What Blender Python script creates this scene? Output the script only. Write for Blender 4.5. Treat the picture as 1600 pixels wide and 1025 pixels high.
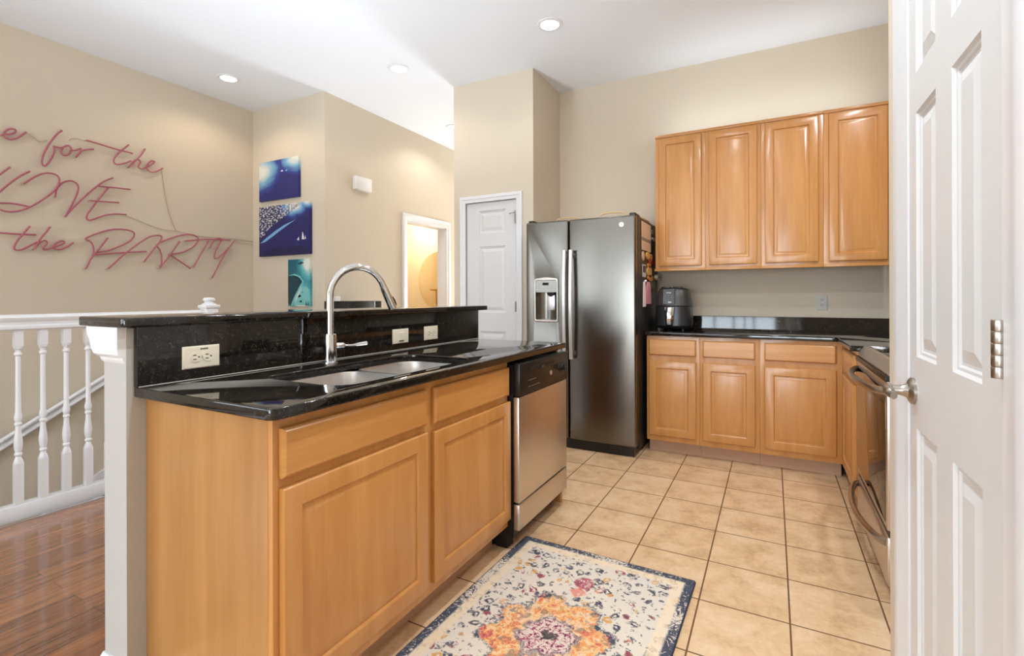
import bpy, bmesh, math, random
from mathutils import Matrix, Vector
random.seed(7)
PI = math.pi
for o in list(bpy.data.objects):
    bpy.data.objects.remove(o, do_unlink=True)
S = bpy.context.scene
COL = S.collection

# ------------------------------------------------------------------ camera
YAW, ROLL, CAM_H = 0.488656, -0.0032447, 1.18
F = Vector((-math.sin(YAW), math.cos(YAW), 0)); R0 = Vector((math.cos(YAW), math.sin(YAW), 0)); U0 = Vector((0, 0, 1))
RR = R0 * math.cos(ROLL) + U0 * math.sin(ROLL); UU = U0 * math.cos(ROLL) - R0 * math.sin(ROLL)
cam = bpy.data.cameras.new('camera'); cam_o = bpy.data.objects.new('camera', cam); COL.objects.link(cam_o)
M = Matrix((RR, UU, -F)).transposed().to_4x4(); M.translation = Vector((0, 0, CAM_H))
cam_o.matrix_world = M
cam.sensor_width = 36.0; cam.sensor_fit = 'HORIZONTAL'; cam.lens = 765.67 / 1600 * 36
cam.shift_y = -(512.5 - 463.31) / 1600; cam.clip_start = 0.02; cam.clip_end = 60
S.camera = cam_o

# ------------------------------------------------------------------ view, world, lights
S.view_settings.view_transform = 'Standard'; S.view_settings.look = 'None'
S.view_settings.gamma = 1.0; S.view_settings.use_curve_mapping = False
S.view_settings.exposure = 0.95
W = bpy.data.worlds.new('World'); S.world = W; W.use_nodes = True
W.node_tree.nodes['Background'].inputs[0].default_value = (0.86, 0.93, 1.0, 1)
W.node_tree.nodes['Background'].inputs[1].default_value = 1.0

def area(name, loc, target, sx, sy, power, col, spread=180):
    L = bpy.data.lights.new(name, 'AREA'); L.shape = 'RECTANGLE'; L.size = sx; L.size_y = sy
    L.energy = power; L.color = col; L.spread = math.radians(spread)
    o = bpy.data.objects.new(name, L); COL.objects.link(o); o.location = loc
    d = Vector(target) - Vector(loc)
    o.rotation_euler = d.to_track_quat('-Z', 'Y').to_euler()
    return o
DAY = (0.78, 0.90, 1.0); BNC = (0.82, 0.92, 1.0)
# daylight outside the glazed rear wall (patio door, living-room windows), the left living-room window and the entry door;
# sky light comes in level, low area lights are added outside, tilted up to brighten the ceiling
area('daylight_patio_door', (-0.95, -6.6, 1.05), (-0.95, 0, 1.3), 2.1, 2.1, 85, DAY)
area('daylight_living_window', (-3.4, -6.6, 1.5), (-3.2, 0, 1.7), 2.2, 1.9, 26, DAY)
area('daylight_side_window', (-5.1, -3.4, 1.6), (0, -1.0, 1.5), 3.6, 1.9, 45, DAY)
area('patio_bounce', (-0.95, -7.2, -.4), (-0.95, 0, 3.3), 3.0, 1.6, 110, BNC)
area('garden_bounce', (-3.4, -7.2, 0.1), (-3.4, 0, 3.4), 3.0, 1.4, 55, BNC)
area('daylight_entry_door', (-3.18, 7.9, 1.0), (-3.18, 0, 2.6), 0.85, 1.2, 75, BNC)
# invented uplighters, out of view, added to wash the ceiling with fill light
STRIP_W = 1.8
UPLIGHTS = [(-0.45, -1.2, 40, 1.70), (-2.75, -2.4, 90, 1.70), (-2.35, 1.75, 78, .80)]

# ------------------------------------------------------------------ helpers
def setp(o, label=None, cat=None, group=None, kind=None):
    if label: o['label'] = label
    if cat: o['category'] = cat
    if group: o['group'] = group
    if kind: o['kind'] = kind
    return o
ORG = {}
def thing(name, label, cat, loc, group=None):
    o = bpy.data.objects.new(name, None); COL.objects.link(o); o.location = loc
    o.empty_display_size = 0.05; ORG[o.name] = Vector(loc)
    return setp(o, label, cat, group)

class MB:
    """collects geometry in world coordinates; build() links it as one mesh object"""
    def __init__(s): s.bm = bmesh.new()
    def add(s, other, mat=None):
        me = bpy.data.meshes.new('tmp'); other.to_mesh(me); other.free()
        if mat is not None: me.transform(mat)
        s.bm.from_mesh(me); bpy.data.meshes.remove(me); return s
    def box(s, x0, x1, y0, y1, z0, z1, bev=0.0, seg=2, mat=None):
        b = bmesh.new(); bmesh.ops.create_cube(b, size=1.0)
        sx, sy, sz = abs(x1-x0), abs(y1-y0), abs(z1-z0)
        for v in b.verts:
            v.co = Vector(((x0+x1)/2+v.co.x*sx, (y0+y1)/2+v.co.y*sy, (z0+z1)/2+v.co.z*sz))
        if bev > 0:
            bmesh.ops.bevel(b, geom=b.edges[:], offset=min(bev, .49*min(sx, sy, sz)), segments=seg, affect='EDGES', profile=0.5)
        return s.add(b, mat)
    def poly(s, loops, close_ends=True, cyc=True):
        """skin a list of equal-length vertex loops"""
        b = bmesh.new(); rows = [[b.verts.new(p) for p in l] for l in loops]
        n = len(rows[0])
        for a, c in zip(rows, rows[1:]):
            for i in range(n if cyc else n-1):
                j = (i+1) % n
                try: b.faces.new((a[i], a[j], c[j], c[i]))
                except ValueError: pass
        if close_ends:
            for r in (rows[0], rows[-1]):
                try: b.faces.new(r)
                except ValueError: pass
        bmesh.ops.remove_doubles(b, verts=b.verts[:], dist=1e-6)
        bmesh.ops.recalc_face_normals(b, faces=b.faces[:])
        return s.add(b)
    def lathe(s, c, prof, seg=24, axis='Z', sx=1.0, sy=1.0):
        loops = []
        for r, h in prof:
            l = []
            for i in range(seg):
                a = 2*PI*i/seg; u, v = max(r, 1e-4)*math.cos(a)*sx, max(r, 1e-4)*math.sin(a)*sy
                p = {'Z': (u, v, h), 'Y': (u, h, v), 'X': (h, u, v)}[axis]
                l.append((c[0]+p[0], c[1]+p[1], c[2]+p[2]))
            loops.append(l)
        return s.poly(loops)
    def tube(s, pts, r, seg=10, rads=None, flat=1.0):
        pts = [Vector(p) for p in pts]; loops = []; up = None
        for i, p in enumerate(pts):
            t = (pts[min(i+1, len(pts)-1)] - pts[max(i-1, 0)]).normalized()
            if up is None:
                up = Vector((0, 0, 1)) if abs(t.z) < .9 else Vector((1, 0, 0))
            up = (up - t*up.dot(t)).normalized(); sd = t.cross(up)
            rr = rads[i] if rads else r
            loops.append([tuple(p + up*math.cos(2*PI*k/seg)*rr*flat + sd*math.sin(2*PI*k/seg)*rr) for k in range(seg)])
        return s.poly(loops)
    def prism(s, pts, fn, d0, d1):
        """2-D outline pushed from depth d0 to d1; fn(u, v, d) -> world"""
        return s.poly([[fn(u, v, d0) for u, v in pts], [fn(u, v, d1) for u, v in pts]])
    def rings(s, fn, u0, u1, v0, v1, rings, back=0.0):
        """rectangular panel: rings = [(inset, depth)...], closed at the back"""
        L = [[(u0, v0), (u1, v0), (u1, v1), (u0, v1)]]
        loops = [[fn(u, v, back) for u, v in L[0]]]
        for i, d in rings:
            loops.append([fn(u0+i, v0+i, d), fn(u1-i, v0+i, d), fn(u1-i, v1-i, d), fn(u0+i, v1-i, d)])
        return s.poly(loops)
    def build(s, name, mat, parent=None, label=None, smooth=True, angle=35, origin=None):
        bm = s.bm
        me = bpy.data.meshes.new(name); 
        bm.to_mesh(me); bm.free()
        return finish(name, me, mat, parent, label, smooth, angle, origin)

def finish(name, me, mat, parent=None, label=None, smooth=True, angle=35, origin=None):
    o = bpy.data.objects.new(name, me); COL.objects.link(o)
    me.materials.clear(); me.materials.append(mat)
    if parent is not None:
        org = ORG.get(parent.name, Vector((0, 0, 0)))
        o.parent = parent; ORG[o.name] = org
        # a part's data is kept relative to its thing's base
        me.transform(Matrix.Translation(-org))
    else:
        if origin is None:
            xs = [v.co.x for v in me.vertices]; ys = [v.co.y for v in me.vertices]; zs = [v.co.z for v in me.vertices]
            origin = Vector(((min(xs)+max(xs))/2, (min(ys)+max(ys))/2, min(zs)))
        origin = Vector(origin); me.transform(Matrix.Translation(-origin)); o.location = origin
        ORG[o.name] = origin
    if smooth:
        me.polygons.foreach_set('use_smooth', [True]*len(me.polygons)); me.set_sharp_from_angle(angle=math.radians(angle))
    if label: o['label'] = label
    return o

def struct(name, mb, mat, parent=None, label=None, **k):
    o = mb.build(name, mat, parent, **k)
    if parent is None: o['kind'] = 'structure'
    if label: o['label'] = label
    return o

def rpoly(pts, r, seg=5):
    """polygon with rounded corners; r a number or one per corner"""
    out = []; n = len(pts)
    for i, p in enumerate(pts):
        p = Vector(p); a = Vector(pts[i-1]); b = Vector(pts[(i+1) % n]); rr = r[i] if isinstance(r, (list, tuple)) else r
        if rr <= 0: out.append(tuple(p)); continue
        da = (a-p); db = (b-p); la, lb = da.length, db.length; da.normalize(); db.normalize()
        ang = da.angle(db); t = min(rr/math.tan(ang/2), .49*la, .49*lb)
        pa, pb = p+da*t, p+db*t
        for k in range(seg+1):
            q = k/seg; out.append(tuple(pa*(1-q)**2 + p*2*q*(1-q) + pb*q**2))
    return out
def rrect(u0, u1, v0, v1, r, seg=5): return rpoly([(u0, v0), (u1, v0), (u1, v1), (u0, v1)], r, seg)
def ellipse(cu, cv, ru, rv, n=40): return [(cu+ru*math.cos(2*PI*i/n), cv+rv*math.sin(2*PI*i/n)) for i in range(n)]

def slab_mesh(outer, holes, d0, d1, bev, fn=None):
    """flat slab with holes and eased edges via a filled 2-D curve; fn(u, v, d) -> world"""
    cu = bpy.data.curves.new('tmpc', 'CURVE'); cu.dimensions = '2D'; cu.fill_mode = 'BOTH'
    for L in [outer]+list(holes):
        sp = cu.splines.new('POLY'); sp.points.add(len(L)-1)
        for p, q in zip(sp.points, L): p.co = (q[0], q[1], 0, 1)
        sp.use_cyclic_u = True
    cu.extrude = (d1-d0)/2-bev; cu.bevel_depth = bev; cu.bevel_resolution = 2; cu.offset = -bev
    o = bpy.data.objects.new('tmpo', cu); COL.objects.link(o)
    dg = bpy.context.evaluated_depsgraph_get(); dg.update()
    me = bpy.data.meshes.new_from_object(o.evaluated_get(dg))
    bpy.data.objects.remove(o); bpy.data.curves.remove(cu)
    mid = (d0+d1)/2
    for v in me.vertices:
        c = v.co.copy(); v.co = Vector(fn(c.x, c.y, c.z+mid)) if fn else Vector((c.x, c.y, c.z+mid))
    b = bmesh.new(); b.from_mesh(me); bmesh.ops.remove_doubles(b, verts=b.verts[:], dist=1e-6)
    bmesh.ops.recalc_face_normals(b, faces=b.faces[:]); b.to_mesh(me); b.free()
    return me
def slab(name, outer, holes, d0, d1, bev, mat, parent=None, label=None, fn=None):
    return finish(name, slab_mesh(outer, holes, d0, d1, bev, fn), mat, parent, label)

def text_mesh(txt, size, fn, depth=0.0006):
    cu = bpy.data.curves.new('tmpt', 'FONT'); cu.body = txt; cu.size = size; cu.extrude = depth/2
    cu.align_x = 'CENTER'; cu.align_y = 'CENTER'
    o = bpy.data.objects.new('tmpo', cu); COL.objects.link(o)
    dg = bpy.context.evaluated_depsgraph_get(); dg.update()
    me = bpy.data.meshes.new_from_object(o.evaluated_get(dg))
    bpy.data.objects.remove(o); bpy.data.curves.remove(cu)
    for v in me.vertices: v.co = Vector(fn(v.co.x, v.co.y, v.co.z))
    return me

def smooth_path(pts, n=5):
    """Catmull-Rom through the points"""
    P = [Vector(p) for p in pts]
    if len(P) < 3: return P
    P = [P[0]*2-P[1]]+P+[P[-1]*2-P[-2]]; out = []
    for i in range(1, len(P)-2):
        for k in range(n):
            t = k/n; a, b, c, d = P[i-1], P[i], P[i+1], P[i+2]
            out.append(.5*((2*b)+(c-a)*t+(2*a-5*b+4*c-d)*t*t+(3*b-a-3*c+d)*t**3))
    out.append(P[-2]); return out

# facing maps: (u along the wall, v up, d out of the wall)
def facing_mY(y0): return lambda u, v, d: (u, y0-d, v)          # faces the camera side (-Y)
def facing_pX(x0): return lambda u, v, d: (x0+d, u, v)          # faces +X
def facing_mX(x0): return lambda u, v, d: (x0-d, u, v)          # faces -X
def facing_up(z0): return lambda u, v, d: (u, v, z0+d)

# ------------------------------------------------------------------ materials
def srgb(r, g, b):
    f = lambda c: (c/255/12.92 if c/255 <= .04045 else ((c/255+.055)/1.055)**2.4)
    return (f(r), f(g), f(b), 1)
class NT:
    def __init__(s, name):
        s.m = bpy.data.materials.new(name); s.m.use_nodes = True; s.t = s.m.node_tree
        s.b = s.t.nodes['Principled BSDF']
    def n(s, typ, **kw):
        x = s.t.nodes.new(typ)
        for k, v in kw.items():
            if k.startswith('i_'):
                key = k[2:]; key = int(key) if key.isdigit() else key
                x.inputs[key].default_value = v
            else: setattr(x, k, v)
        return x
    def l(s, a, b): s.t.links.new(a, b)
    def coord(s, scale=(1, 1, 1), loc=(0, 0, 0), rot=(0, 0, 0), out='Object'):
        tc = s.n('ShaderNodeTexCoord'); mp = s.n('ShaderNodeMapping')
        mp.inputs['Scale'].default_value = scale; mp.inputs['Location'].default_value = loc; mp.inputs['Rotation'].default_value = rot
        s.l(tc.outputs[out], mp.inputs['Vector']); return mp.outputs['Vector']
    def noise(s, vec, scale, detail=4, rough=.55, dist=0):
        x = s.n('ShaderNodeTexNoise'); x.inputs['Scale'].default_value = scale; x.inputs['Detail'].default_value = detail
        x.inputs['Roughness'].default_value = rough; x.inputs['Distortion'].default_value = dist
        if vec is not None: s.l(vec, x.inputs['Vector'])
        return x.outputs['Fac']
    def ramp(s, fac, stops, interp='LINEAR'):
        x = s.n('ShaderNodeValToRGB'); e = x.color_ramp; e.interpolation = interp
        while len(e.elements) < len(stops): e.elements.new(.5)
        for el, (p, c) in zip(e.elements, stops): el.position = p; el.color = c
        s.l(fac, x.inputs['Fac']); return x.outputs['Color']
    def mix(s, fac, a, b, typ='MIX'):
        x = s.n('ShaderNodeMix', data_type='RGBA', blend_type=typ)
        for v, sock in ((fac, 0), (a, 6), (b, 7)):
            if hasattr(v, 'is_linked'): s.l(v, x.inputs[sock])
            else: x.inputs[sock].default_value = v
        return x.outputs[2]
    def math(s, op, a, b=0.0, c=0.0):
        x = s.n('ShaderNodeMath', operation=op)
        for v, i in ((a, 0), (b, 1), (c, 2)):
            if hasattr(v, 'is_linked'): s.l(v, x.inputs[i])
            else: x.inputs[i].default_value = v
        return x.outputs[0]
    def bump(s, h, strength=.2, dist=.002):
        x = s.n('ShaderNodeBump'); x.inputs['Strength'].default_value = strength; x.inputs['Distance'].default_value = dist
        s.l(h, x.inputs['Height']); s.l(x.outputs['Normal'], s.b.inputs['Normal'])
    def set(s, **kw):
        for k, v in kw.items():
            k = k.replace('_', ' ')
            if hasattr(v, 'is_linked'): s.l(v, s.b.inputs[k])
            else: s.b.inputs[k].default_value = v
        return s.m
def plain(name, col, rough=.5, metal=0, coat=0, spec=.5, bump=0, bscale=200, **kw):
    t = NT(name)
    c = t.coord()
    nz = t.noise(c, 14, 3)
    col2 = tuple(x*.94 for x in col[:3])+(1,)
    t.set(Base_Color=t.mix(nz, col, col2), Roughness=rough, Metallic=metal)
    t.set(Coat_Weight=coat, Specular_IOR_Level=spec)
    if bump: t.bump(t.noise(c, bscale, 3), bump, .001)
    t.set(**kw)
    return t.m

def wall_mat(name, col, bump=.25, sc=90):
    t = NT(name); c = t.coord()
    t.set(Base_Color=t.mix(t.noise(c, 1.2, 3), col, tuple(x*.96 for x in col[:3])+(1,)), Roughness=.75, Specular_IOR_Level=.3)
    t.bump(t.noise(c, sc, 3), bump, .002); return t.m
def wood_mat(name, stretch, light, dark, rough=.32):
    t = NT(name)
    c = t.coord(scale=stretch)
    big = t.noise(c, 1.6, 3, .5, .3); fine = t.noise(c, 9, 5, .6)
    f = t.math('MULTIPLY_ADD', big, .75, t.math('MULTIPLY', fine, .25))
    col = t.ramp(f, [(.30, dark), (.52, tuple((a+b)/2 for a, b in zip(light, dark))), (.72, light)])
    t.set(Base_Color=col, Roughness=rough, Coat_Weight=.4, Coat_Roughness=.16, Specular_IOR_Level=.4)
    t.bump(fine, .06, .001); return t.m

WL, WD = srgb(210, 152, 88), srgb(186, 125, 63)
M_WOOD_V = wood_mat('maple_vertical_grain', (9, 9, .8), WL, WD)
M_WOOD_H = wood_mat('maple_horizontal_grain', (.8, .8, 12), WL, WD)
M_WOOD_END = wood_mat('maple_veneer_panel', (7, 7, .45), srgb(190, 140, 80), srgb(163, 112, 57), .34)
M_TOE = plain('toe_kick_wood', srgb(196, 156, 126), .5)
M_WALL = wall_mat('beige_wall_paint', srgb(214, 201, 181))
M_CEIL = wall_mat('ceiling_paint', srgb(238, 240, 244), .5, 60)
M_HALF = wall_mat('half_wall_paint', srgb(188, 185, 181))
M_TRIM = plain('white_trim_paint', srgb(232, 232, 234), .35, spec=.4)
M_DOOR = plain('white_door_paint', srgb(220, 219, 218), .38, spec=.4)
M_BATH = wall_mat('bathroom_wall_paint', srgb(236, 220, 190))

def granite():
    t = NT('black_granite'); c = t.coord()
    v = t.n('ShaderNodeTexVoronoi'); v.inputs['Scale'].default_value = 330; t.l(c, v.inputs['Vector'])
    n1 = t.noise(c, 60, 6, .7); n2 = t.noise(c, 260, 2)
    sp = t.math('MULTIPLY', n1, n2)
    col = t.ramp(sp, [(.16, srgb(17, 15, 13)), (.30, srgb(33, 29, 25)), (.40, srgb(66, 58, 48)), (.52, srgb(112, 103, 90))])
    t.set(Base_Color=col, Roughness=.05, Specular_IOR_Level=.55); return t.m
M_GRAN = granite()
def steel(name, col, rough, stretch=(2, 2, 260), bumpy=.05):
    t = NT(name); c = t.coord(scale=stretch); n = t.noise(c, 6, 3)
    t.set(Base_Color=t.mix(n, col, tuple(x*.85 for x in col[:3])+(1,)), Metallic=1.0, Roughness=t.math('MULTIPLY_ADD', n, .12, rough-.06))
    t.bump(n, bumpy, .0005); return t.m
M_STEEL = steel('brushed_steel', srgb(222, 214, 206), .36, (2, 2, 240))
M_SLATE = steel('slate_metal', srgb(122, 118, 112), .25, (2, 2, 200), .02)
M_SINK = steel('sink_steel', srgb(226, 224, 222), .36, (60, 60, 60), .02)
M_CHROME = plain('chrome', srgb(225, 226, 228), .07, 1)
M_NICKEL = plain('satin_nickel', srgb(178, 170, 160), .28, 1)
M_SILVER = plain('polished_steel_handle', srgb(228, 227, 226), .34, .85)
M_BLACK = plain('black_plastic', srgb(22, 21, 21), .35)
M_BLACKG = plain('black_glass', srgb(8, 8, 8), .05, spec=.8)
M_DARK = plain('dark_grey_plastic', srgb(52, 50, 50), .42)
M_SIDE = plain('fridge_side_paint', srgb(48, 42, 38), .4)
M_IVORY = plain('ivory_plastic', srgb(236, 226, 204), .4)
M_GREYP = plain('grey_outlet_plastic', srgb(198, 194, 186), .45)
M_SLOT = plain('slot_black', srgb(20, 18, 16), .8)
M_NEON = plain('pink_neon_tube', srgb(180, 98, 114), .35)
M_CORD = plain('clear_cord', srgb(190, 170, 138), .4)
M_PAPER = plain('manila_paper', srgb(222, 186, 152), .8)
M_RATTAN = plain('pale_rattan', srgb(226, 190, 140), .7, bump=.5, bscale=120)
M_WHITE = plain('white_plastic', srgb(236, 234, 230), .45)
M_LABEL = plain('pale_print', srgb(205, 205, 205), .6)
M_PRINTG = plain('grey_print', srgb(120, 116, 110), .6)

def emit(name, col, st):
    t = NT(name); c = t.coord(); 
    t.set(Base_Color=(1, 1, 1, 1), Emission_Color=t.mix(t.noise(c, 3), col, col), Emission_Strength=st); return t.m
M_LAMP = emit('downlight_diffuser', (1, .96, .9, 1), 6)
M_BATHLAMP = emit('bathroom_lamp', (1, .9, .7, 1), 8)

def tile_floor():
    t = NT('beige_floor_tile')
    bw, bh = .3085, .3135
    c = t.coord(loc=(-.0526+bw/2*0, -2.6500, 0))
    br = t.n('ShaderNodeTexBrick'); br.offset = 0; br.squash = 1
    for k, v in (('Scale', 1), ('Mortar Size', .0034), ('Mortar Smooth', .2), ('Bias', 0), ('Brick Width', bw), ('Row Height', bh)): br.inputs[k].default_value = v
    br.inputs['Color1'].default_value = (.45, .45, .45, 1); br.inputs['Color2'].default_value = (.62, .62, .62, 1); br.inputs['Mortar'].default_value = (.5, .5, .5, 1)
    t.l(c, br.inputs['Vector'])
    c2 = t.coord()
    n1 = t.noise(c2, 7, 6, .65, .3); n2 = t.noise(c2, 45, 5, .7)
    f = t.math('MULTIPLY_ADD', n1, .7, t.math('MULTIPLY', n2, .3))
    f = t.math('ADD', f, t.math('MULTIPLY_ADD', br.outputs['Color'], .25, -.13))
    base = t.ramp(f, [(.36, srgb(194, 156, 116)), (.5, srgb(220, 184, 143)), (.66, srgb(232, 203, 168))])
    col = t.mix(br.outputs['Fac'], base, srgb(116, 84, 54))
    t.set(Base_Color=col, Roughness=t.math('MULTIPLY_ADD', br.outputs['Fac'], .4, .42), Specular_IOR_Level=.35)
    h = t.math('SUBTRACT', t.math('MULTIPLY', n2, .12), br.outputs['Fac'])
    t.bump(h, .5, .002); return t.m
M_TILE = tile_floor()
def hardwood():
    t = NT('reddish_hardwood')
    c = t.coord(rot=(0, 0, PI/2))
    br = t.n('ShaderNodeTexBrick'); br.offset = .37; br.squash = 1
    for k, v in (('Scale', 1), ('Mortar Size', .0009), ('Mortar Smooth', .1), ('Bias', 0), ('Brick Width', .9), ('Row Height', .085)): br.inputs[k].default_value = v
    br.inputs['Color1'].default_value = (.35, .35, .35, 1); br.inputs['Color2'].default_value = (.65, .65, .65, 1); br.inputs['Mortar'].default_value = (.3, .3, .3, 1)
    t.l(c, br.inputs['Vector'])
    g = t.noise(t.coord(scale=(14, 1.1, 1)), 3.2, 6, .65, .4)
    f = t.math('MULTIPLY_ADD', br.outputs['Color'], .45, t.math('MULTIPLY', g, .6))
    base = t.ramp(f, [(.36, srgb(92, 52, 28)), (.5, srgb(130, 78, 44)), (.66, srgb(170, 110, 66))])
    t.set(Base_Color=t.mix(br.outputs['Fac'], base, srgb(52, 28, 16)), Roughness=.2, Coat_Weight=.8, Coat_Roughness=.07)
    t.bump(br.outputs['Fac'], -.1, .001); return t.m
M_HARD = hardwood()

# ================================================================== SETTING
CE = 3.13
LX, HX, PX0, PX1, PY, BY = -4.81, -3.74, -2.616, -1.80, 3.778, 4.37
EDGE = -3.50                                    # edge of the hardwood at the stairwell
Z0 = (0, 0, 0)
struct('floor', MB().box(-1.74, 1.3, -6.5, 4.5, -.12, 0), M_TILE, origin=Z0, label='beige square ceramic tile floor of the kitchen')
struct('floor', MB().box(EDGE, -1.7402, -6.5, 8.2, -.12, 0).box(LX, EDGE, 2.46, 3.4, -.12, 0).box(LX, EDGE, -6.5, -.9, -.12, 0), M_HARD, origin=Z0, label='glossy reddish brown hardwood floor')
struct('ceiling', MB().box(-5.0, 1.3, -6.5, 8.3, CE, CE+.1), M_CEIL, origin=Z0)
struct('wall_left', MB().box(LX-.12, LX, -1.6, 3.265, -2.6, CE).box(LX-.12, LX, -6.5, -5.2, -.1, CE).box(LX-.12, LX, -5.2, -1.6, -.1, .6).box(LX-.12, LX, -5.2, -1.6, 2.45, CE), M_WALL)
struct('wall_alcove', MB().box(LX-.12, HX-.12, 3.265, 3.385, 0, CE), M_WALL)
DY0, DY1, DZ = 4.44, 5.215, 2.065               # bathroom doorway
struct('wall_hall', MB().box(HX-.12, HX, 3.265, DY0, 0, CE).box(HX-.12, HX, DY1, 8.2, 0, CE).box(HX-.12, HX, DY0, DY1, DZ, CE), M_WALL)
struct('wall_hall_end', MB().box(HX-.12, PX0+.1, 8.2, 8.3, 0, CE), M_WALL)
# pantry box: front wall with a door opening, and its two sides
OX0, OX1, OZ = -2.49, -1.958, 2.035
struct('wall_pantry', MB().box(PX0, OX0, PY, PY+.11, 0, CE).box(OX1, PX1, PY, PY+.11, 0, CE).box(OX0, OX1, PY, PY+.11, OZ, CE)
       .box(PX0, PX0+.11, PY+.11, 8.2, 0, CE).box(PX1-.09, PX1, PY+.11, BY+.1, 0, CE), M_WALL)
struct('wall_back', MB().box(PX1, 1.2, BY, BY+.1, 0, CE), M_WALL)
struct('wall_kitchen_right', MB().box(1.05, 1.17, 1.88, BY, 0, CE), M_WALL)
RX = .318
struct('wall_right', MB().box(RX, RX+.11, 1.60, 1.88, 0, CE).box(RX, RX+.11, -6.5, 1.0, 0, CE).box(RX, RX+.11, 1.0, 1.60, 2.06, CE).box(RX+.11, 1.05, 1.77, 1.88, 0, CE), M_WALL)
# rear wall behind the camera with its glazed openings
YR = -6.4
struct('wall_rear', MB().box(LX, -4.5, YR-.1, YR, 0, CE).box(-4.5, -2.3, YR-.1, YR, 0, .6).box(-4.5, -2.3, YR-.1, YR, 2.4, CE)
       .box(-2.3, -2.02, YR-.1, YR, 0, CE).box(-2.02, .1, YR-.1, YR, 2.06, CE).box(.1, RX, YR-.1, YR, 0, CE), M_WALL)
wf = MB()
for x in (-2.02, -1.5, -.99, -.48, .05): wf.box(x, x+.05, YR-.08, YR-.02, 0, 2.06)
wf.box(-2.02, .1, YR-.08, YR-.02, 0, .12).box(-2.02, .1, YR-.08, YR-.02, 1.96, 2.06)
struct('window_1', wf, M_TRIM)
wf = MB()
for x in (-4.5, -3.42, -2.35): wf.box(x, x+.05, YR-.08, YR-.02, .6, 2.4)
wf.box(-4.5, -2.3, YR-.08, YR-.02, .6, .66).box(-4.5, -2.3, YR-.08, YR-.02, 2.34, 2.4).box(-4.5, -2.3, YR-.08, YR-.02, 1.48, 1.54)
struct('window_2', wf, M_TRIM)
wf = MB()
for y in (-5.2, -4.02, -2.83, -1.65): wf.box(LX-.08, LX-.02, y, y+.05, .6, 2.45)
wf.box(LX-.08, LX-.02, -5.2, -1.6, .6, .66).box(LX-.08, LX-.02, -5.2, -1.6, 2.39, 2.45)
struct('window_3', wf, M_TRIM)

# half wall behind the island and its white cap moulding
HW0, HW1, HY0, HY1 = -1.806, -1.676, .738, 2.66
struct('wall_island', MB().box(HW0, HW1, HY0, HY1, 0, 1.09), M_HALF)
mo = MB()
prof = [(0, .985), (.006, .992), (.008, 1.002), (.020, 1.012), (.030, 1.030), (.040, 1.055), (.052, 1.066), (.054, 1.074), (.058, 1.078), (.058, 1.0935)]
loops = []
for d, z in prof:
    k = min(d, .022)
    loops.append([(HW0-d, HY0-k, z), (HW1-.001, HY0-k, z), (HW1-.001, HY0+.002, z), (HW0+.004, HY0+.002, z), (HW0+.004, HY1-.002, z), (HW1-.001, HY1-.002, z), (HW1-.001, HY1+k, z), (HW0-d, HY1+k, z)])
mo.poly(loops)
struct('trim_1', mo, M_TRIM, label='white crown moulding under the bar top')
bb = MB()
def base_prof(d): return [(0, 0), (d, 0), (d, .07), (d*.7, .085), (d*.35, .097), (0, .1)]
loops = [[(HW0-d, HY0-d, z), (HW1, HY0-d, z), (HW1, HY0+.003, z), (HW0+.003, HY0+.003, z), (HW0+.003, HY1, z), (HW0-d, HY1, z)] for d, z in ((.014, 0), (.014, .075), (.009, .088), (.004, .1))]
bb.poly(loops); struct('baseboard_island', bb, M_TRIM)

def casing(fn, u0, u1, v1, w=.065, t=.018, v0=0.0):
    """door casing: two legs and a head with a stepped profile, fn(u, v, d)"""
    m = MB()
    P = [(0, 0), (0, t*.55), (w*.12, t*.7), (w*.45, t*.75), (w*.55, t), (w*.92, t), (w, t*.8), (w, 0)]
    lo = [[fn(u0-q, v0, d) for q, d in P], [fn(u0-q, v1+q, d) for q, d in P], [fn(u1+q, v1+q, d) for q, d in P], [fn(u1+q, v0, d) for q, d in P]]
    return m.poly(lo)
struct('trim_2', casing(facing_mY(PY), OX0+.003, OX1-.003, OZ-.003, .058), M_TRIM, label='white casing around the pantry door')
struct('trim_3', casing(facing_pX(HX), DY0+.002, DY1-.002, DZ-.002, .085), M_TRIM, label='white casing around the bathroom doorway')
jb = MB().box(HX-.13, HX-.001, DY0-.012, DY0+.012, 0, DZ).box(HX-.13, HX-.001, DY1-.012, DY1+.012, 0, DZ).box(HX-.13, HX-.001, DY0, DY1, DZ-.012, DZ+.012)
struct('trim_4', jb, M_TRIM, label='white jamb lining of the bathroom doorway')
struct('trim_5', casing(facing_mX(RX), 1.005, 1.592, 2.052, .128, .02), M_TRIM, label='white casing around the near white door')

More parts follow.
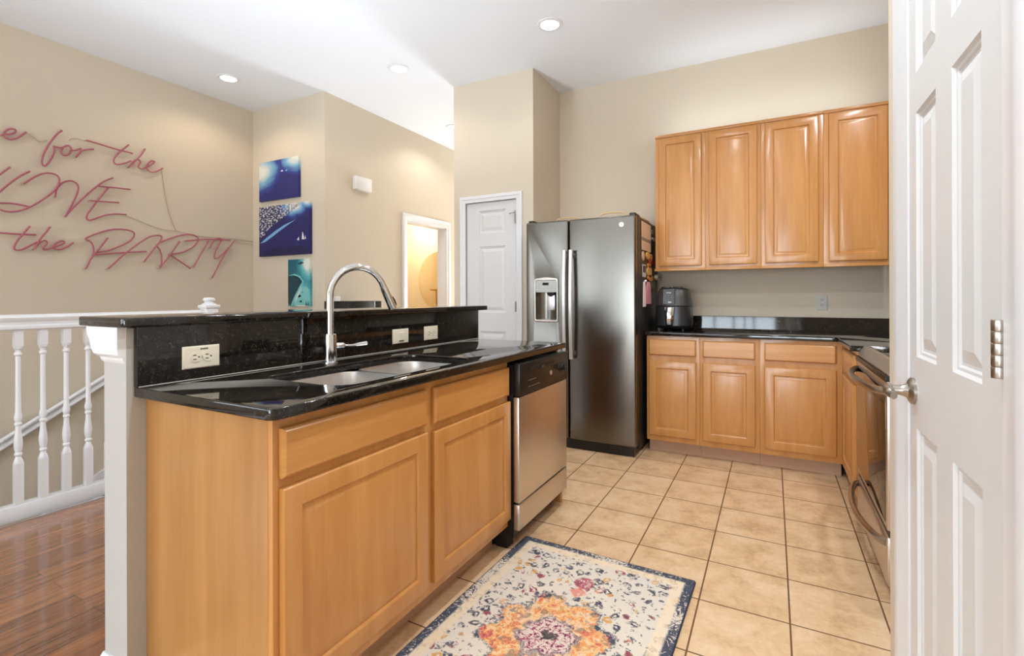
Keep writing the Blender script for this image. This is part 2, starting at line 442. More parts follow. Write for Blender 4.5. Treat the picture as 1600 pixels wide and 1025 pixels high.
# six-panel doors --------------------------------------------------
def panel_door(name, fn, u0, u1, v0, v1, cols, rows, thick, label):
    """door slab whose face carries sunk and raised panels; fn depth 0 is the face"""
    m = MB(); us = [u0]+[x for c in cols for x in c]+[u1]; vs = [v0]+[x for r in rows for x in r]+[v1]
    b = bmesh.new()
    for i in range(len(us)-1):
        for j in range(len(vs)-1):
            if i % 2 == 1 and j % 2 == 1: continue
            b.faces.new([b.verts.new(fn(u, v, 0)) for u, v in ((us[i], vs[j]), (us[i+1], vs[j]), (us[i+1], vs[j+1]), (us[i], vs[j+1]))])
    for c in cols:
        for r in rows:
            prev = None
            for ins, d in ((0, 0), (.006, -.006), (.012, -.0065), (.016, -.010), (.022, -.010), (.048, -.003)):
                L = [b.verts.new(fn(u, v, d)) for u, v in ((c[0]+ins, r[0]+ins), (c[1]-ins, r[0]+ins), (c[1]-ins, r[1]-ins), (c[0]+ins, r[1]-ins))]
                if prev:
                    for k in range(4): b.faces.new((prev[k], prev[(k+1) % 4], L[(k+1) % 4], L[k]))
                prev = L
            b.faces.new(prev)
    A = [b.verts.new(fn(u, v, 0)) for u, v in ((u0, v0), (u1, v0), (u1, v1), (u0, v1))]
    Bk = [b.verts.new(fn(u, v, -thick)) for u, v in ((u0, v0), (u1, v0), (u1, v1), (u0, v1))]
    for k in range(4): b.faces.new((A[k], A[(k+1) % 4], Bk[(k+1) % 4], Bk[k]))
    b.faces.new(Bk[::-1])
    bmesh.ops.remove_doubles(b, verts=b.verts[:], dist=1e-5)
    # face the panels outwards
    n = Vector(fn(0, 0, 1))-Vector(fn(0, 0, 0))
    for f in b.faces:
        f.normal_update()
        if f.normal.dot(n) < -1e-3 and min(abs((v.co-Vector(fn(0, 0, -thick))).dot(n)) for v in f.verts) > thick*.3: f.normal_flip()
    m.bm.free(); m.bm = b
    return struct(name, m, M_DOOR, label=label, smooth=False)
d1 = panel_door('door_1', facing_mY(PY+.012), OX0+.008, OX1-.008, .012, OZ-.008, [(-2.352, -2.076)], [(.2, .868), (1.038, 1.632), (1.752, 1.955)], .035, 'narrow white panelled pantry door left of the refrigerator')
for z in (1.86, 1.092, .25):
    MB().lathe((-1.9705, PY-.012, z), [(0, -.044), (.006, -.044), (.006, .044), (0, .044)], 10).box(-1.976, -1.965, PY-.012, PY+.0115, z-.044, z+.044).build('hinge', M_NICKEL, d1)
MB().tube([(-2.03, PY+.010, 1.905), (-2.03, PY-.014, 1.907), (-1.995, PY-.022, 1.908), (-1.975, PY-.014, 1.912), (-1.974, PY+.004, 1.912)], .004, 8).box(-1.982, -1.962, PY-.006, PY-.0005, 1.835, 1.93, .001).build('latch_hook', M_NICKEL, d1)

d2 = panel_door('door_2', facing_mX(.31), 1.012, 1.583, .012, 2.045, [(1.095, 1.249), (1.355, 1.519)], [(.2, .855), (1.03, 1.625), (1.722, 1.93)], .035, 'tall white six-panel door close beside the camera')
h = None
for z in (1.098, 1.83, .24):
    m = MB()
    for k in range(5):
        m.lathe((.302, 1.0, z), [(0, -.044+k*.0178), (.0088, -.044+k*.0178), (.0092, -.0425+k*.0178), (.0092, -.0285+k*.0178), (.0088, -.0268+k*.0178), (0, -.0268+k*.0178)], 14)
    m.box(.3085, .3115, 1.003, 1.016, z-.044, z+.044)
    m.build('hinge', M_NICKEL, d2, 'satin nickel butt hinge')
lv = MB().lathe((0, 1.545, .942), [(0, .31), (.033, .31), (.033, .304), (.029, .300), (.019, .296), (.014, .288), (.0125, .28), (.0125, .252), (0, .252)], 24, 'X').build('lever_handle', M_NICKEL, d2, 'satin nickel lever handle')
pts = smooth_path([(.262, 1.556, .942), (.257, 1.54, .943), (.255, 1.52, .942), (.256, 1.50, .940), (.259, 1.482, .937)], 4)
MB().tube(pts, .011, 12, [.0125]*5+[.0115]*4+[.010]*4+[.0075]*(len(pts)-13), flat=1.25).build('lever', M_NICKEL, lv)
MB().lathe((0, 1.545, .942), [(0, .2512), (.005, .2512), (.005, .2519), (0, .2519)], 12, 'X').build('thumb_turn', M_NICKEL, lv)

# stairs down along the left wall -----------------------------------
st = thing('staircase', 'stairs going down behind the white railing along the left wall', 'staircase', (-4.15, 1.2, -2.6))
for i in range(11):
    y = 2.46-i*.28; z = -.17*(i+1)
    MB().box(LX+.02, EDGE-.03, y-.305, y, z-.03, z, .008).build('tread', M_HARD, st)
    MB().box(LX+.02, EDGE-.03, y-.022, y-.002, z-.001, z+.139).build('riser', M_TRIM, st)
sk = [(2.46, .09), (2.46, -.16), (-.6, -2.0), (-.6, -1.72)]
MB().prism(sk, lambda u, v, d: (LX+.0005+d, u, v), 0, .016).build('skirt_board', M_TRIM, st)
struct('wall_stairwell', MB().box(EDGE-.02, EDGE, -1.5, 2.46, -2.6, -.1201).box(LX, EDGE-.02, -1.6, -1.5, -2.6, -.1201), M_WALL)
struct('floor', MB().box(LX-.12, EDGE, -1.6, 3.3, -2.72, -2.601), M_HARD, label='hardwood floor of the storey below')

# white balustrade ---------------------------------------------------
RXL = -3.55
rl = thing('balustrade', 'white turned-baluster railing at the top of the stairwell', 'railing', (RXL, .9, 0))
m = MB()
rp = [(-.022, 1.008), (-.030, 1.016), (-.030, 1.030), (-.022, 1.038), (-.022, 1.052), (-.032, 1.064), (-.034, 1.076), (-.026, 1.088), (-.010, 1.093)]
rp = rp+[(-x, z) for x, z in reversed(rp)]
m.poly([[(RXL+x, -1.2, z) for x, z in rp], [(RXL+x, 2.03, z) for x, z in rp]])
m.build('handrail', M_TRIM, rl)
MB().box(RXL-.045, RXL+.022, -1.2, 2.35, .0005, .083, .004).build('base_rail', M_TRIM, rl)
def baluster(y):
    m = MB(); w = .0175
    m.box(RXL-w, RXL+w, y-w, y+w, .083, .300).box(RXL-w, RXL+w, y-w, y+w, .925, 1.0085)
    prf = [(.0247, .3001), (.0172, .318), (.0125, .330), (.0115, .338), (.0165, .345), (.0165, .352), (.0125, .358), (.0165, .378), (.0185, .40), (.0175, .425), (.0125, .47), (.0115, .500), (.0155, .506), (.0155, .514), (.012, .520), (.0165, .535), (.0165, .55), (.0118, .575), (.0112, .70), (.0108, .872), (.016, .878), (.016, .886), (.0108, .893), (.013, .905), (.0172, .911), (.0247, .9249)]
    # square collars blend the turned section into the blocks
    lo = []
    for r, z in prf:
        sq = 1.0 if r > .024 else 0.0; l = []
        for i in range(16):
            a = 2*PI*i/16+PI/4; c, s_ = math.cos(a), math.sin(a)
            if sq: k = .0175/max(abs(c), abs(s_)); l.append((RXL+c*k, y+s_*k, z))
            else: l.append((RXL+c*r, y+s_*r, z))
        lo.append(l)
    m.poly(lo); return m.build('baluster', M_TRIM, rl, angle=24)
b0 = baluster(1.069)
for k in range(-11, 9):
    if k == 0: continue
    y = 1.069+k*.1007
    if y > 2.02: continue
    c = b0.copy(); COL.objects.link(c); c.parent = rl; c.location = (0, k*.1007, 0)
nw = MB().box(RXL-.042, RXL+.042, 2.03, 2.114, 0, 1.115, .003).box(RXL-.052, RXL+.052, 2.02, 2.124, 1.105, 1.128, .005)
nw.lathe((RXL, 2.072, 0), [(.050, 1.126), (.042, 1.136), (.030, 1.143), (.026, 1.150), (.037, 1.158), (.039, 1.167), (.030, 1.178), (0, 1.182)], 24)
nw.build('newel_post', M_TRIM, rl)

hr = thing('wall_handrail', 'white sloping handrail fixed to the left wall beyond the balusters', 'handrail', (LX, 1.2, 0))
hs = .604
def hz(y): return .201+(y-1.354)*hs
hp = [(.035, -.082), (.062, -.082), (.070, -.070), (.066, -.052), (.056, -.044), (.056, -.034), (.074, -.022), (.076, -.008), (.066, 0), (.040, 0), (.035, -.008)]
MB().poly([[(LX+x, -.9, hz(-.9)+z) for x, z in hp], [(LX+x, 2.5, hz(2.5)+z) for x, z in hp]]).build('rail', M_TRIM, hr)
for y in (-.4, .7, 1.25, 2.2):
    MB().box(LX+.0005, LX+.036, y-.015, y+.015, hz(y)-.075, hz(y)-.03).build('bracket', M_TRIM, hr)

# bathroom seen through the hall doorway ------------------------------
struct('wall_bathroom', MB().box(-5.6, HX-.121, 6.05, 6.15, 0, 2.5).box(-5.7, -5.6, 4.0, 6.15, 0, 2.5).box(-5.6, HX-.121, 4.0, 4.08, 0, 2.5), M_BATH)
struct('ceiling', MB().box(-5.7, HX-.121, 4.0, 6.15, 2.44, 2.5), M_CEIL, label='bathroom ceiling')
struct('floor', MB().box(-5.7, HX-.12, 4.0, 6.15, -.1, 0), M_TILE, label='bathroom floor')
mi = thing('oval_mirror', 'frameless oval mirror on the warm bathroom wall', 'mirror', (-4.45, 6.05, 1.0))
mi_m = plain('mirror_glass', srgb(250, 240, 220), .2, 1)
slab('glass', ellipse(-4.46, 1.43, .40, .44, 48), [], 0, .006, .002, mi_m, mi, fn=facing_mY(6.049))
tr = thing('towel_ring', 'brass towel bar on the bathroom wall beside the oval mirror', 'towel rail', (-4.55, 5.9, 1.2))
M_BRASS = plain('aged_brass', srgb(196, 150, 90), .3, 1)
MB().lathe((-4.50, 0, 1.28), [(0, 6.0425), (.03, 6.0425), (.03, 6.03), (.012, 6.02), (.012, 5.94), (0, 5.94)], 16, 'Y').build('mount', M_BRASS, tr)
MB().tube([(-4.56, 5.955, 1.285), (-4.36, 5.955, 1.285)], .012, 10).tube([(-4.44, 5.955, 1.285), (-4.44, 5.955, 1.06)], .018, 10).build('bar', M_BRASS, tr)
cl = thing('bathroom_ceiling_light', 'glowing round flush light on the bathroom ceiling', 'light', (-4.68, 5.55, 2.36))
MB().lathe((-4.68, 5.55, 0), [(0, 2.355), (.09, 2.36), (.13, 2.385), (.14, 2.41), (.14, 2.4395), (0, 2.4395)], 28).build('shade', M_BATHLAMP, cl)
bl = bpy.data.lights.new('bathroom_bulb', 'POINT'); bl.energy = 11; bl.color = (1, .84, .60); bl.shadow_soft_size = .08
blo = bpy.data.objects.new('bathroom_bulb', bl); COL.objects.link(blo); blo.parent = cl; blo.location = (0, 0, -.12)

# entry door at the end of the hall
ed = thing('entry_door', 'white glazed entry door at the far end of the hall', 'door', (-3.18, 8.15, 0))
MB().box(-3.65, -3.6, 8.14, 8.199, 0, 2.1).box(-2.76, -2.71, 8.14, 8.199, 0, 2.1).box(-3.65, -2.71, 8.14, 8.199, 2.06, 2.12).box(-3.6, -2.76, 8.15, 8.19, 0, .45).build('frame', M_TRIM, ed)
MB().box(-3.6, -2.76, 8.16, 8.18, .45, 2.06).build('glazing', M_WHITE, ed)

# ================================================================== KITCHEN CABINETS
def door_rings(w):
    """raised-panel maple door profile"""
    f = min(.058, w*.17)
    return [(0, .015), (.003, .0185), (.006, .0195), (f-.004, .0195), (f, .0165), (f+.002, .0115), (f+.010, .0115), (f+.022, .0165), (f+.028, .0175)]
DRAWER = [(0, .012), (.004, .0165), (.009, .0195), (.014, .0195)]
def cab_door(fn, u0, u1, v0, v1, parent, mat=None):
    return MB().rings(fn, u0, u1, v0, v1, door_rings(u1-u0), back=.001).build('door', mat or M_WOOD_V, parent, angle=25)
def cab_drawer(fn, u0, u1, v0, v1, parent, name='drawer_front'):
    return MB().rings(fn, u0, u1, v0, v1, DRAWER, back=.001).build(name, M_WOOD_H, parent, angle=25)
def face_frame(fn, u0, u1, v0, v1, holes, parent, t=.018):
    """one flat frame with openings"""
    return finish('face_frame', slab_mesh([(u0, v0), (u1, v0), (u1, v1), (u0, v1)], [rrect(a, b, c, d, 0) for a, b, c, d in holes], -t, 0, .0006, fn), M_WOOD_V, parent)

# island sink base --------------------------------------------------
IF = -1.090                                    # island face plane
fi = facing_pX(IF)
isl = thing('sink_base_cabinet', 'maple island sink cabinet with two doors and plain veneer end panel', 'cabinet', (-1.37, 1.39, 0))
MB().box(-1.675, IF-.0185, .789, .806, .0, .883).build('end_panel', M_WOOD_END, isl)
MB().box(-1.675, IF-.02, 1.985, 2.0, .11, .883).box(-1.675, IF-.02, .807, 1.984, .11, .126).build('carcass', M_WOOD_END, isl)
face_frame(fi, .789, 2.000, .112, .883, [(.83, 1.36, .16, .69), (.83, 1.36, .75, .85), (1.44, 1.965, .16, .69), (1.44, 1.965, .75, .85)], isl)
cab_drawer(fi, .806, 1.385, .728, .853, isl, 'false_drawer_front'); cab_drawer(fi, 1.424, 1.992, .722, .853, isl, 'false_drawer_front')
cab_door(fi, .806, 1.385, .150, .702, isl); cab_door(fi, 1.424, 2.002, .148, .694, isl)
MB().box(-1.19, -1.175, .81, 2.0, .0005, .112).build('toe_kick', M_TOE, isl)

ep = thing('island_end_panel', 'thin maple panel closing the far end of the island past the dishwasher', 'panel', (-1.37, 2.62, 0))
MB().box(-1.675, -1.10, 2.612, 2.63, .0005, .883).build('panel', M_WOOD_END, ep)
MB().box(-1.115, -1.075, 2.6055, 2.632, .0005, .107).build('foot_block', M_WOOD_END, ep)

# dishwasher ----------------------------------------------------------
DF = -1.035
fd = facing_pX(DF)
dw = thing('dishwasher', 'stainless dishwasher with black control panel at island end', 'dishwasher', (-1.35, 2.31, 0))
Y0, Y1 = 2.012, 2.604
MB().box(-1.66, DF-.03, Y0, Y1, .06, .86).box(-1.60, -1.12, Y0+.01, Y1-.02, .001, .06).build('tub', M_BLACK, dw)
MB().box(-1.16, -1.10, Y0+.0, Y0+.06, .001, .06).build('levelling_foot', M_BLACK, dw)
MB().box(DF-.03, DF, Y0, Y1, .222, .712, .004).build('door_panel', M_STEEL, dw)
cp = MB().box(DF-.03, DF+.006, Y0, Y1, .716, .868, .006).build('control_panel', M_BLACK, dw)
MB().box(DF+.0055, DF+.0075, Y0+.10, Y0+.40, .828, .842).build('latch_recess', M_SLOT, cp)
MB().box(DF+.0065, DF+.012, Y0+.24, Y0+.27, .822, .834, .002).build('latch', M_DARK, cp)
MB().lathe((0, Y1-.105, .795), [(0, DF+.006), (.027, DF+.006), (.026, DF+.010), (.018, DF+.012), (.017, DF+.028), (0, DF+.029)], 24, 'X').box(DF+.028, DF+.036, Y1-.110, Y1-.100, .778, .812, .002).build('cycle_dial', M_BLACK, cp)
MB().lathe((0, Y1-.235, .780), [(0, DF+.006), (.012, DF+.006), (.012, DF+.008), (0, DF+.008)], 20, 'X', ).build('emblem', M_SILVER, cp)
for z, n in ((.748, 6), (.778, 4)):
    m = MB()
    for k in range(n): m.box(DF+.0058, DF+.0066, Y0+.09+k*.022, Y0+.104+k*.022, z, z+.0035)
    m.build('printed_line', M_PRINTG, cp)
m = MB()
for k in range(7):
    a = PI*k/6; m.box(DF+.0058, DF+.0066, Y1-.107+.036*math.cos(a), Y1-.103+.036*math.cos(a), .793+.036*math.sin(a), .797+.036*math.sin(a))
m.build('dial_marks', M_PRINTG, cp)
MB().box(DF-.03, DF, Y0, Y1, .095, .214, .004).build('kick_panel', M_STEEL, dw)

# island worktop with sink cut-out -----------------------------------
SINK_OUT = rpoly([(-1.128, 1.046), (-1.128, 1.790), (-1.506, 1.790), (-1.506, 1.046)], [.09, .10, .075, .06], 6)
ct = thing('island_worktop', 'polished black granite worktop of the island around the sink', 'worktop', (-1.35, 1.7, .884))
slab('stone', rpoly([(-1.047, .757), (-1.047, 2.640), (-1.675, 2.640), (-1.675, .757)], [.03, .02, .004, .004], 5), [SINK_OUT], .884, .914, .004, M_GRAN, ct)
bs = thing('island_backsplash', 'upright black granite splashback between worktop and raised bar', 'backsplash', (-1.664, 1.7, .914))
slab('stone', [(.757, .9145), (2.655, .9145), (2.655, 1.0935), (.757, 1.0935)], [], .0005, .0215, .001, M_GRAN, bs, fn=facing_pX(HW1))
MB().tube([(-1.6535, .76, .9155), (-1.6535, 2.65, .9155)], .0016, 6).build('sealant_joint', M_GREYP, bs)
bt = thing('bar_top', 'long raised black granite bar top on the half wall', 'bar top', (-1.78, 1.72, 1.094))
slab('stone', rpoly([(-1.632, .714), (-1.632, 2.735), (-1.93, 2.735), (-1.93, .714)], [.022, .012, .03, .03], 5), [], 1.094, 1.122, .005, M_GRAN, bt)

# sink ----------------------------------------------------------------
sk = thing('kitchen_sink', 'undermount double-bowl stainless sink set in the island worktop', 'sink', (-1.3, 1.4, .70))
def bowl(out, depth, drain):
    m = MB(); cx = sum(p[0] for p in out)/len(out); cy = sum(p[1] for p in out)/len(out)
    lo = []
    for sc, z in ((1.04, .8832), (1.0, .8832), (.992, .878), (.96, .80), (.93, .884-depth+.03), (.90, .884-depth+.008), (.82, .884-depth), (.2, .884-depth-.006)):
        lo.append([(cx+(x-cx)*sc, cy+(y-cy)*sc, z) for x, y in out])
    m.poly(lo, close_ends=False)
    b = m.bm; b.faces.ensure_lookup_table()
    bl_ = m.build('bowl', M_SINK, sk)
    MB().lathe((cx, cy, 0), [(.055, .884-depth-.002), (.05, .884-depth+.001), (.03, .884-depth-.006), (0, .884-depth-.006)], 20).build('drain', M_CHROME, bl_)
bowl(rpoly([(-1.132, 1.050), (-1.132, 1.432), (-1.502, 1.432), (-1.502, 1.050)], [.09, .06, .06, .07], 6), .19, None)
bowl(rpoly([(-1.132, 1.462), (-1.132, 1.786), (-1.502, 1.786), (-1.502, 1.462)], [.06, .09, .09, .06], 6), .19, None)
MB().box(-1.49, -1.145, 1.4325, 1.4615, .862, .8815, .004).build('divider', M_SINK, sk)

# tap -----------------------------------------------------------------
fx, fy = -1.572, 1.397
fa = thing('kitchen_tap', 'tall chrome gooseneck tap with pull-down spray head behind sink', 'tap', (fx, fy, .914))
MB().lathe((fx, fy, 0), [(0, .9145), (.031, .9145), (.031, .921), (.0255, .924), (.0255, 1.030), (.022, 1.033), (0, 1.033)], 28).build('body', M_CHROME, fa)
# the neck swings along the island
dirv = Vector((.30, .95, 0)).normalized(); r = .124; path = []
base = Vector((fx, fy, 0))
for z in (1.03, 1.06, 1.10, 1.14, 1.17): path.append(base+Vector((0, 0, z)))
for k in range(1, 15):
    a = PI-k*PI*(.89)/14
    path.append(base+dirv*(r+r*math.cos(a))+Vector((0, 0, 1.182+r*math.sin(a))))
neck = MB().tube(path, .0142, 16).build('spout', M_CHROME, fa)
e = path[-1]; t = (path[-1]-path[-2]).normalized()
MB().tube([e-t*.002, e+t*.012, e+t*.05, e+t*.104, e+t*.106], .0165, 16, [.0148, .0165, .0175, .0185, .016]).build('spray_head', M_CHROME, fa)
q = e+t*.07+dirv*.019
MB().tube([q-t*.022+dirv*.002, q-t*.01+dirv*.006, q+t*.012+dirv*.006, q+t*.022+dirv*.001], .004, 8).build('spray_button', M_BLACK, fa)
hd = Vector((.35, .94, 0)).normalized()
MB().tube([base+hd*.022+Vector((0, 0, .982)), base+hd*.052+Vector((0, 0, .982)), base+hd*.060+Vector((0, 0, .982))], .013, 14, [.0135, .0135, .009]).tube([base+hd*.055+Vector((0, 0, .982)), base+hd*.09+Vector((0, 0, .980)), base+hd*.155+Vector((0, 0, .985)), base+hd*.158+Vector((0, 0, .985))], .006, 10, [.005, .0055, .0085, .005]).build('lever', M_CHROME, fa)

# wall outlets ----------------------------------------------------------
def outlet(name, label, fn, cu, cv, w, h, kind, mat, group=None):
    """kind: 'side' two sockets lying sideways, 'up' upright, 'rocker' a switch"""
    p = fn(cu, cv, 0); t = thing(name, label, 'switch' if kind == 'rocker' else 'power socket', p, group)
    MB().rings(fn, cu-w/2, cu+w/2, cv-h/2, cv+h/2, [(0, .003), (.003, .0055), (.006, .006)], back=.0005).build('plate', mat, t)
    if kind == 'rocker':
        a, b = (.036, .018)
        MB().rings(fn, cu-a/2-.002, cu+a/2+.002, cv-.024, cv+.02, [(0, .007), (.002, .010)], back=.0055).build('rocker', mat, t)
        MB().prism(rrect(cu-.018, cu+.016, cv-.0245, cv-.0205, 0), fn, .008, .0105).build('rocker_shadow_gap', M_SLOT, t)
        return t
    for s in (-1, 1):
        du, dv = ((s*.0195, 0) if kind == 'side' else (0, s*.0195))
        body = MB().prism(ellipse(cu+du, cv+dv, .0165, .0165, 24), fn, .0055, .0078).build('socket', mat, t)
        m = MB()
        if kind == 'side':
            for a in (-1, 1): m.prism(rrect(cu+du-.009, cu+du+.001, cv+dv+a*.0065-.0013, cv+dv+a*.0065+.0013, 0), fn, .007, .0082)
            m.prism(ellipse(cu+du+.009, cv+dv, .0026, .0026, 12), fn, .007, .0082)
        else:
            for a in (-1, 1): m.prism(rrect(cu+du+a*.0065-.0013, cu+du+a*.0065+.0013, cv+dv-.001, cv+dv+.008, 0), fn, .007, .0082)
            m.prism(ellipse(cu+du, cv+dv-.008, .0026, .0026, 12), fn, .007, .0082)
        m.build('slots', M_SLOT, body)
    MB().prism(ellipse(cu, cv, .003, .003, 12), fn, .0055, .0066).build('screw', M_SILVER, t)
    return t
fs = facing_pX(HW1+.0215)
o1 = outlet('power_outlet', 'ivory double socket on granite splashback nearest the island end', fs, .939, .987, .118, .072, 'side', M_IVORY)
m = MB()
for k in range(5): m.prism(rrect(.934+k*.0052, .938+k*.0052, 1.0105, 1.0150, 0), fs, .0055, .0066)
m.build('printed_mark', M_DARK, o1)
outlet('light_switch', 'ivory rocker switch on granite splashback right of the tap', fs, 1.913, .983, .118, .072, 'rocker', M_IVORY)
outlet('power_outlet', 'ivory double socket on granite splashback nearest the refrigerator end', fs, 2.161, .983, .118, .074, 'side', M_IVORY)
outlet('power_outlet', 'grey upright double socket on the wall under the wall cabinets', facing_mY(BY), .33, 1.128, .072, .118, 'up', M_GREYP)
outlet('light_switch', 'small white switch plate low on the hall wall left of doorway', facing_pX(HX), 3.412, 1.125, .072, .118, 'rocker', M_WHITE)

# back-wall base cabinets ---------------------------------------------
FB = 3.757
fb = facing_mY(FB)
BASES = [(-.842, -.466, (-.824, -.489), 'leftmost maple base cabinet, next to the refrigerator'),
         (-.465, -.079, (-.444, -.106), 'middle maple base cabinet on the back wall'),
         (-.078, .394, (-.050, .360), 'widest maple base cabinet, in the corner beside the range')]
for a, b, (d0, d1_), lab in BASES:
    t = thing('base_cabinet', lab, 'cabinet', ((a+b)/2, 4.05, 0), 'base cabinets on the back wall')
    MB().box(a+.001, b-.001, FB+.0185, 4.35, .112, .882).build('carcass', M_WOOD_END, t)
    face_frame(fb, a, b, .10, .883, [(d0+.02, d1_-.02, .16, .68), (d0+.02, d1_-.02, .76, .84)], t)
    cab_drawer(fb, d0, d1_, .739, .858, t); cab_door(fb, d0, d1_, .141, .698, t)
    MB().box(a-.0002 if a > -.8 else a+.004, b-.0008, 3.834, 3.85, .0005, .111).build('toe_kick', M_TOE, t)
# cabinet on the right run, between the corner and the range
CX = .395
fc = facing_mX(CX)
t = thing('base_cabinet', 'narrow maple corner cabinet facing left, between back run and range', 'cabinet', (.7, 3.45, 0))
MB().box(CX+.0185, 1.03, 3.146, 3.72, .112, .882).build('carcass', M_WOOD_END, t)
face_frame(fc, 3.146, 3.756, .10, .883, [(3.19, 3.56, .16, .68), (3.19, 3.56, .76, .84)], t)
cab_drawer(fc, 3.165, 3.61, .739, .858, t); cab_door(fc, 3.165, 3.61, .141, .698, t)
MB().box(.466, .482, 3.148, 3.83, .0005, .111).build('toe_kick', M_TOE, t)

ws = thing('corner_worktop', 'black granite L-shaped worktop on the back-wall cabinets', 'worktop', (.1, 4.0, .884))
slab('stone', rpoly([(-.855, 3.727), (.362, 3.727), (.362, 3.14), (1.045, 3.14), (1.045, 4.365), (-.855, 4.365)], [.008, .03, .004, .004, .004, .004], 4), [], .884, .914, .004, M_GRAN, ws)
# the upstand leans back a touch against the wall
MB().poly([[(x, y, z) for y, z in ((4.3375, .9145), (4.3437, 1.0125), (4.3458, 1.0145), (4.367, 1.0145), (4.367, .9145))] for x in (-.855, 1.045)]).build('upstand', M_GRAN, ws, angle=20)

# wall cabinets ---------------------------------------------------------
FU = 4.052
fu = facing_mY(FU)
UPS = [(-.836, -.458, (-.806, -.484), 'leftmost maple wall cabinet, above the air fryer and beside the refrigerator'),
       (-.457, -.074, (-.431, -.099), 'second maple wall cabinet from the refrigerator'),
       (-.073, .3155, (-.047, .286), 'third maple wall cabinet from the refrigerator, above the grey wall socket'),
       (.3165, .702, (.348, .678), 'rightmost maple wall cabinet, partly cut by the white door wall')]
for i, (a, b, (d0, d1_), lab) in enumerate(UPS):
    t = thing('wall_cabinet', lab, 'cabinet', ((a+b)/2, 4.21, 1.386), 'wall cabinets on the back wall')
    MB().box(a+.001, b-.001, FU+.0185, BY-.0005, 1.392, 2.462).build('carcass', M_WOOD_END, t)
    face_frame(fu, a, b, 1.386, 2.466, [(d0+.02, d1_-.02, 1.44, 2.42)], t)
    cab_door(fu, d0, d1_, 1.418, 2.44, t)
    MB().box(a-(.006 if i == 0 else 0), b, FU-.006, FU-.0005, 1.380, 1.400, .001).build('light_rail', M_WOOD_H, t)
    MB().box(a, b, FU-.008, FU-.0005, 2.450, 2.472, .002).build('top_moulding', M_WOOD_H, t)
t = thing('wall_cabinet', 'maple wall cabinet end on the right wall, behind the white door wall', 'cabinet', (.88, 3.8, 1.386))
MB().box(.735, 1.049, 3.1, 4.03, 1.386, 2.466, .002).build('carcass', M_WOOD_V, t)
cab_door(facing_mX(.7345), 3.12, 3.56, 1.418, 2.44, t); cab_door(facing_mX(.7345), 3.58, 4.01, 1.418, 2.44, t)

# refrigerator ------------------------------------------------------------
FX0, FX1, FYF = -1.757, -.875, 3.55
fr = thing('refrigerator', 'slate grey side-by-side refrigerator with dispenser beside the pantry wall', 'refrigerator', (-1.316, 3.95, 0))
MB().box(FX0+.006, FX1-.004, 3.70, 4.33, .03, 1.775, .006).build('body', M_SIDE, fr)
ff = facing_mY(FYF)
SPL = -1.392
R_ = rrect(SPL+.004, FX1, .078, 1.772, .012, 4)
rd = finish('right_door', slab_mesh(R_, [], -.07, 0, .012, ff), M_SLATE, fr)
MB().box(SPL+.006, FX1-.002, FYF+.0705, 3.695, .082, 1.768, .006).build('door_liner', M_SIDE, rd)
DX0, DX1, DZ0, DZ1 = -1.683, -1.480, .978, 1.325
ld = finish('left_door', slab_mesh(rrect(FX0, SPL-.004, .078, 1.772, .012, 4), [rrect(DX0+.008, DX1-.008, DZ0+.008, DZ1-.02, .014)], -.07, 0, .012, ff), M_SLATE, fr)
MB().box(FX0+.002, SPL-.006, FYF+.0705, 3.695, .082, 1.768, .006).build('door_liner', M_SIDE, ld)
# dispenser: bezel, control face, niche, paddle
dp = slab('dispenser', rpoly([(DX0, DZ0), (DX1, DZ0), (DX1, DZ1-.004), ((DX0+DX1)/2, DZ1+.008), (DX0, DZ1-.004)], [.02, .02, .02, .25, .02], 6), [rrect(DX0+.012, DX1-.012, DZ0+.016, DZ1-.018, .012)], -.01, .006, .004, M_STEEL, ld, fn=ff)
MB().prism(rrect(DX0+.013, DX1-.013, 1.213, DZ1-.019, .006), ff, -.03, .002).build('control_face', M_SLATE, dp)
MB().prism(rrect(-1.612, -1.560, 1.268, 1.289, .002), ff, .0015, .0028).build('display', M_SLOT, dp)
m = MB()
for k in range(7): m.prism(ellipse(DX0+.033+k*.0225, 1.236, .004, .0035, 10), ff, .0015, .0026)
m.prism(ellipse(DX0+.03, 1.285, .003, .008, 10), ff, .0015, .0026)
m.build('buttons', M_LABEL, dp)
m = MB()
# curved niche back
nn = 10; lo = []
for z in (DZ0+.017, 1.212):
    lo.append([(DX0+.0125+(DX1-DX0-.025)*k/nn, FYF+.012+.052*math.sin(PI*k/nn)**.6, z) for k in range(nn+1)])
m.poly(lo, close_ends=False, cyc=False).build('niche', M_SLATE, dp)
MB().box(DX0+.012, DX1-.012, FYF+.002, FYF+.064, DZ0+.010, DZ0+.017).build('drip_tray', M_STEEL, dp)
MB().box(-1.574, -1.512, FYF+.010, FYF+.024, 1.070, 1.19, .005).build('paddle', M_SILVER, dp)
MB().lathe((-1.545, FYF+.03, 0), [(0, 1.2125), (.042, 1.2125), (.034, 1.19), (.016, 1.175), (0, 1.175)], 18).build('spout', M_DARK, dp)
def fr_handle(x0, x1, z0, z1, par):
    m = MB()
    lo = []
    for k in range(17):
        t_ = k/16; z = z0+(z1-z0)*t_; bow = .046+.014*math.sin(PI*t_)
        lo.append([(x0, FYF-bow+.003, z), (x0+.004, FYF-bow, z), (x1-.004, FYF-bow, z), (x1, FYF-bow+.003, z), (x1, FYF-bow+.014, z), (x0, FYF-bow+.014, z)])
    m.poly(lo)
    for z in (z0+.04, z1-.04): m.box(x0+.006, x1-.006, FYF-.048, FYF-.0005, z-.018, z+.018, .003)
    return m.build('handle', M_SILVER, par)
fr_handle(-1.425, -1.399, .70, 1.535, ld); fr_handle(-1.372, -1.346, .70, 1.535, rd)
em = MB().prism(ellipse(-.977, 1.706, .0175, .0175, 28), ff, .0002, .0022).build('emblem', M_SILVER, rd)
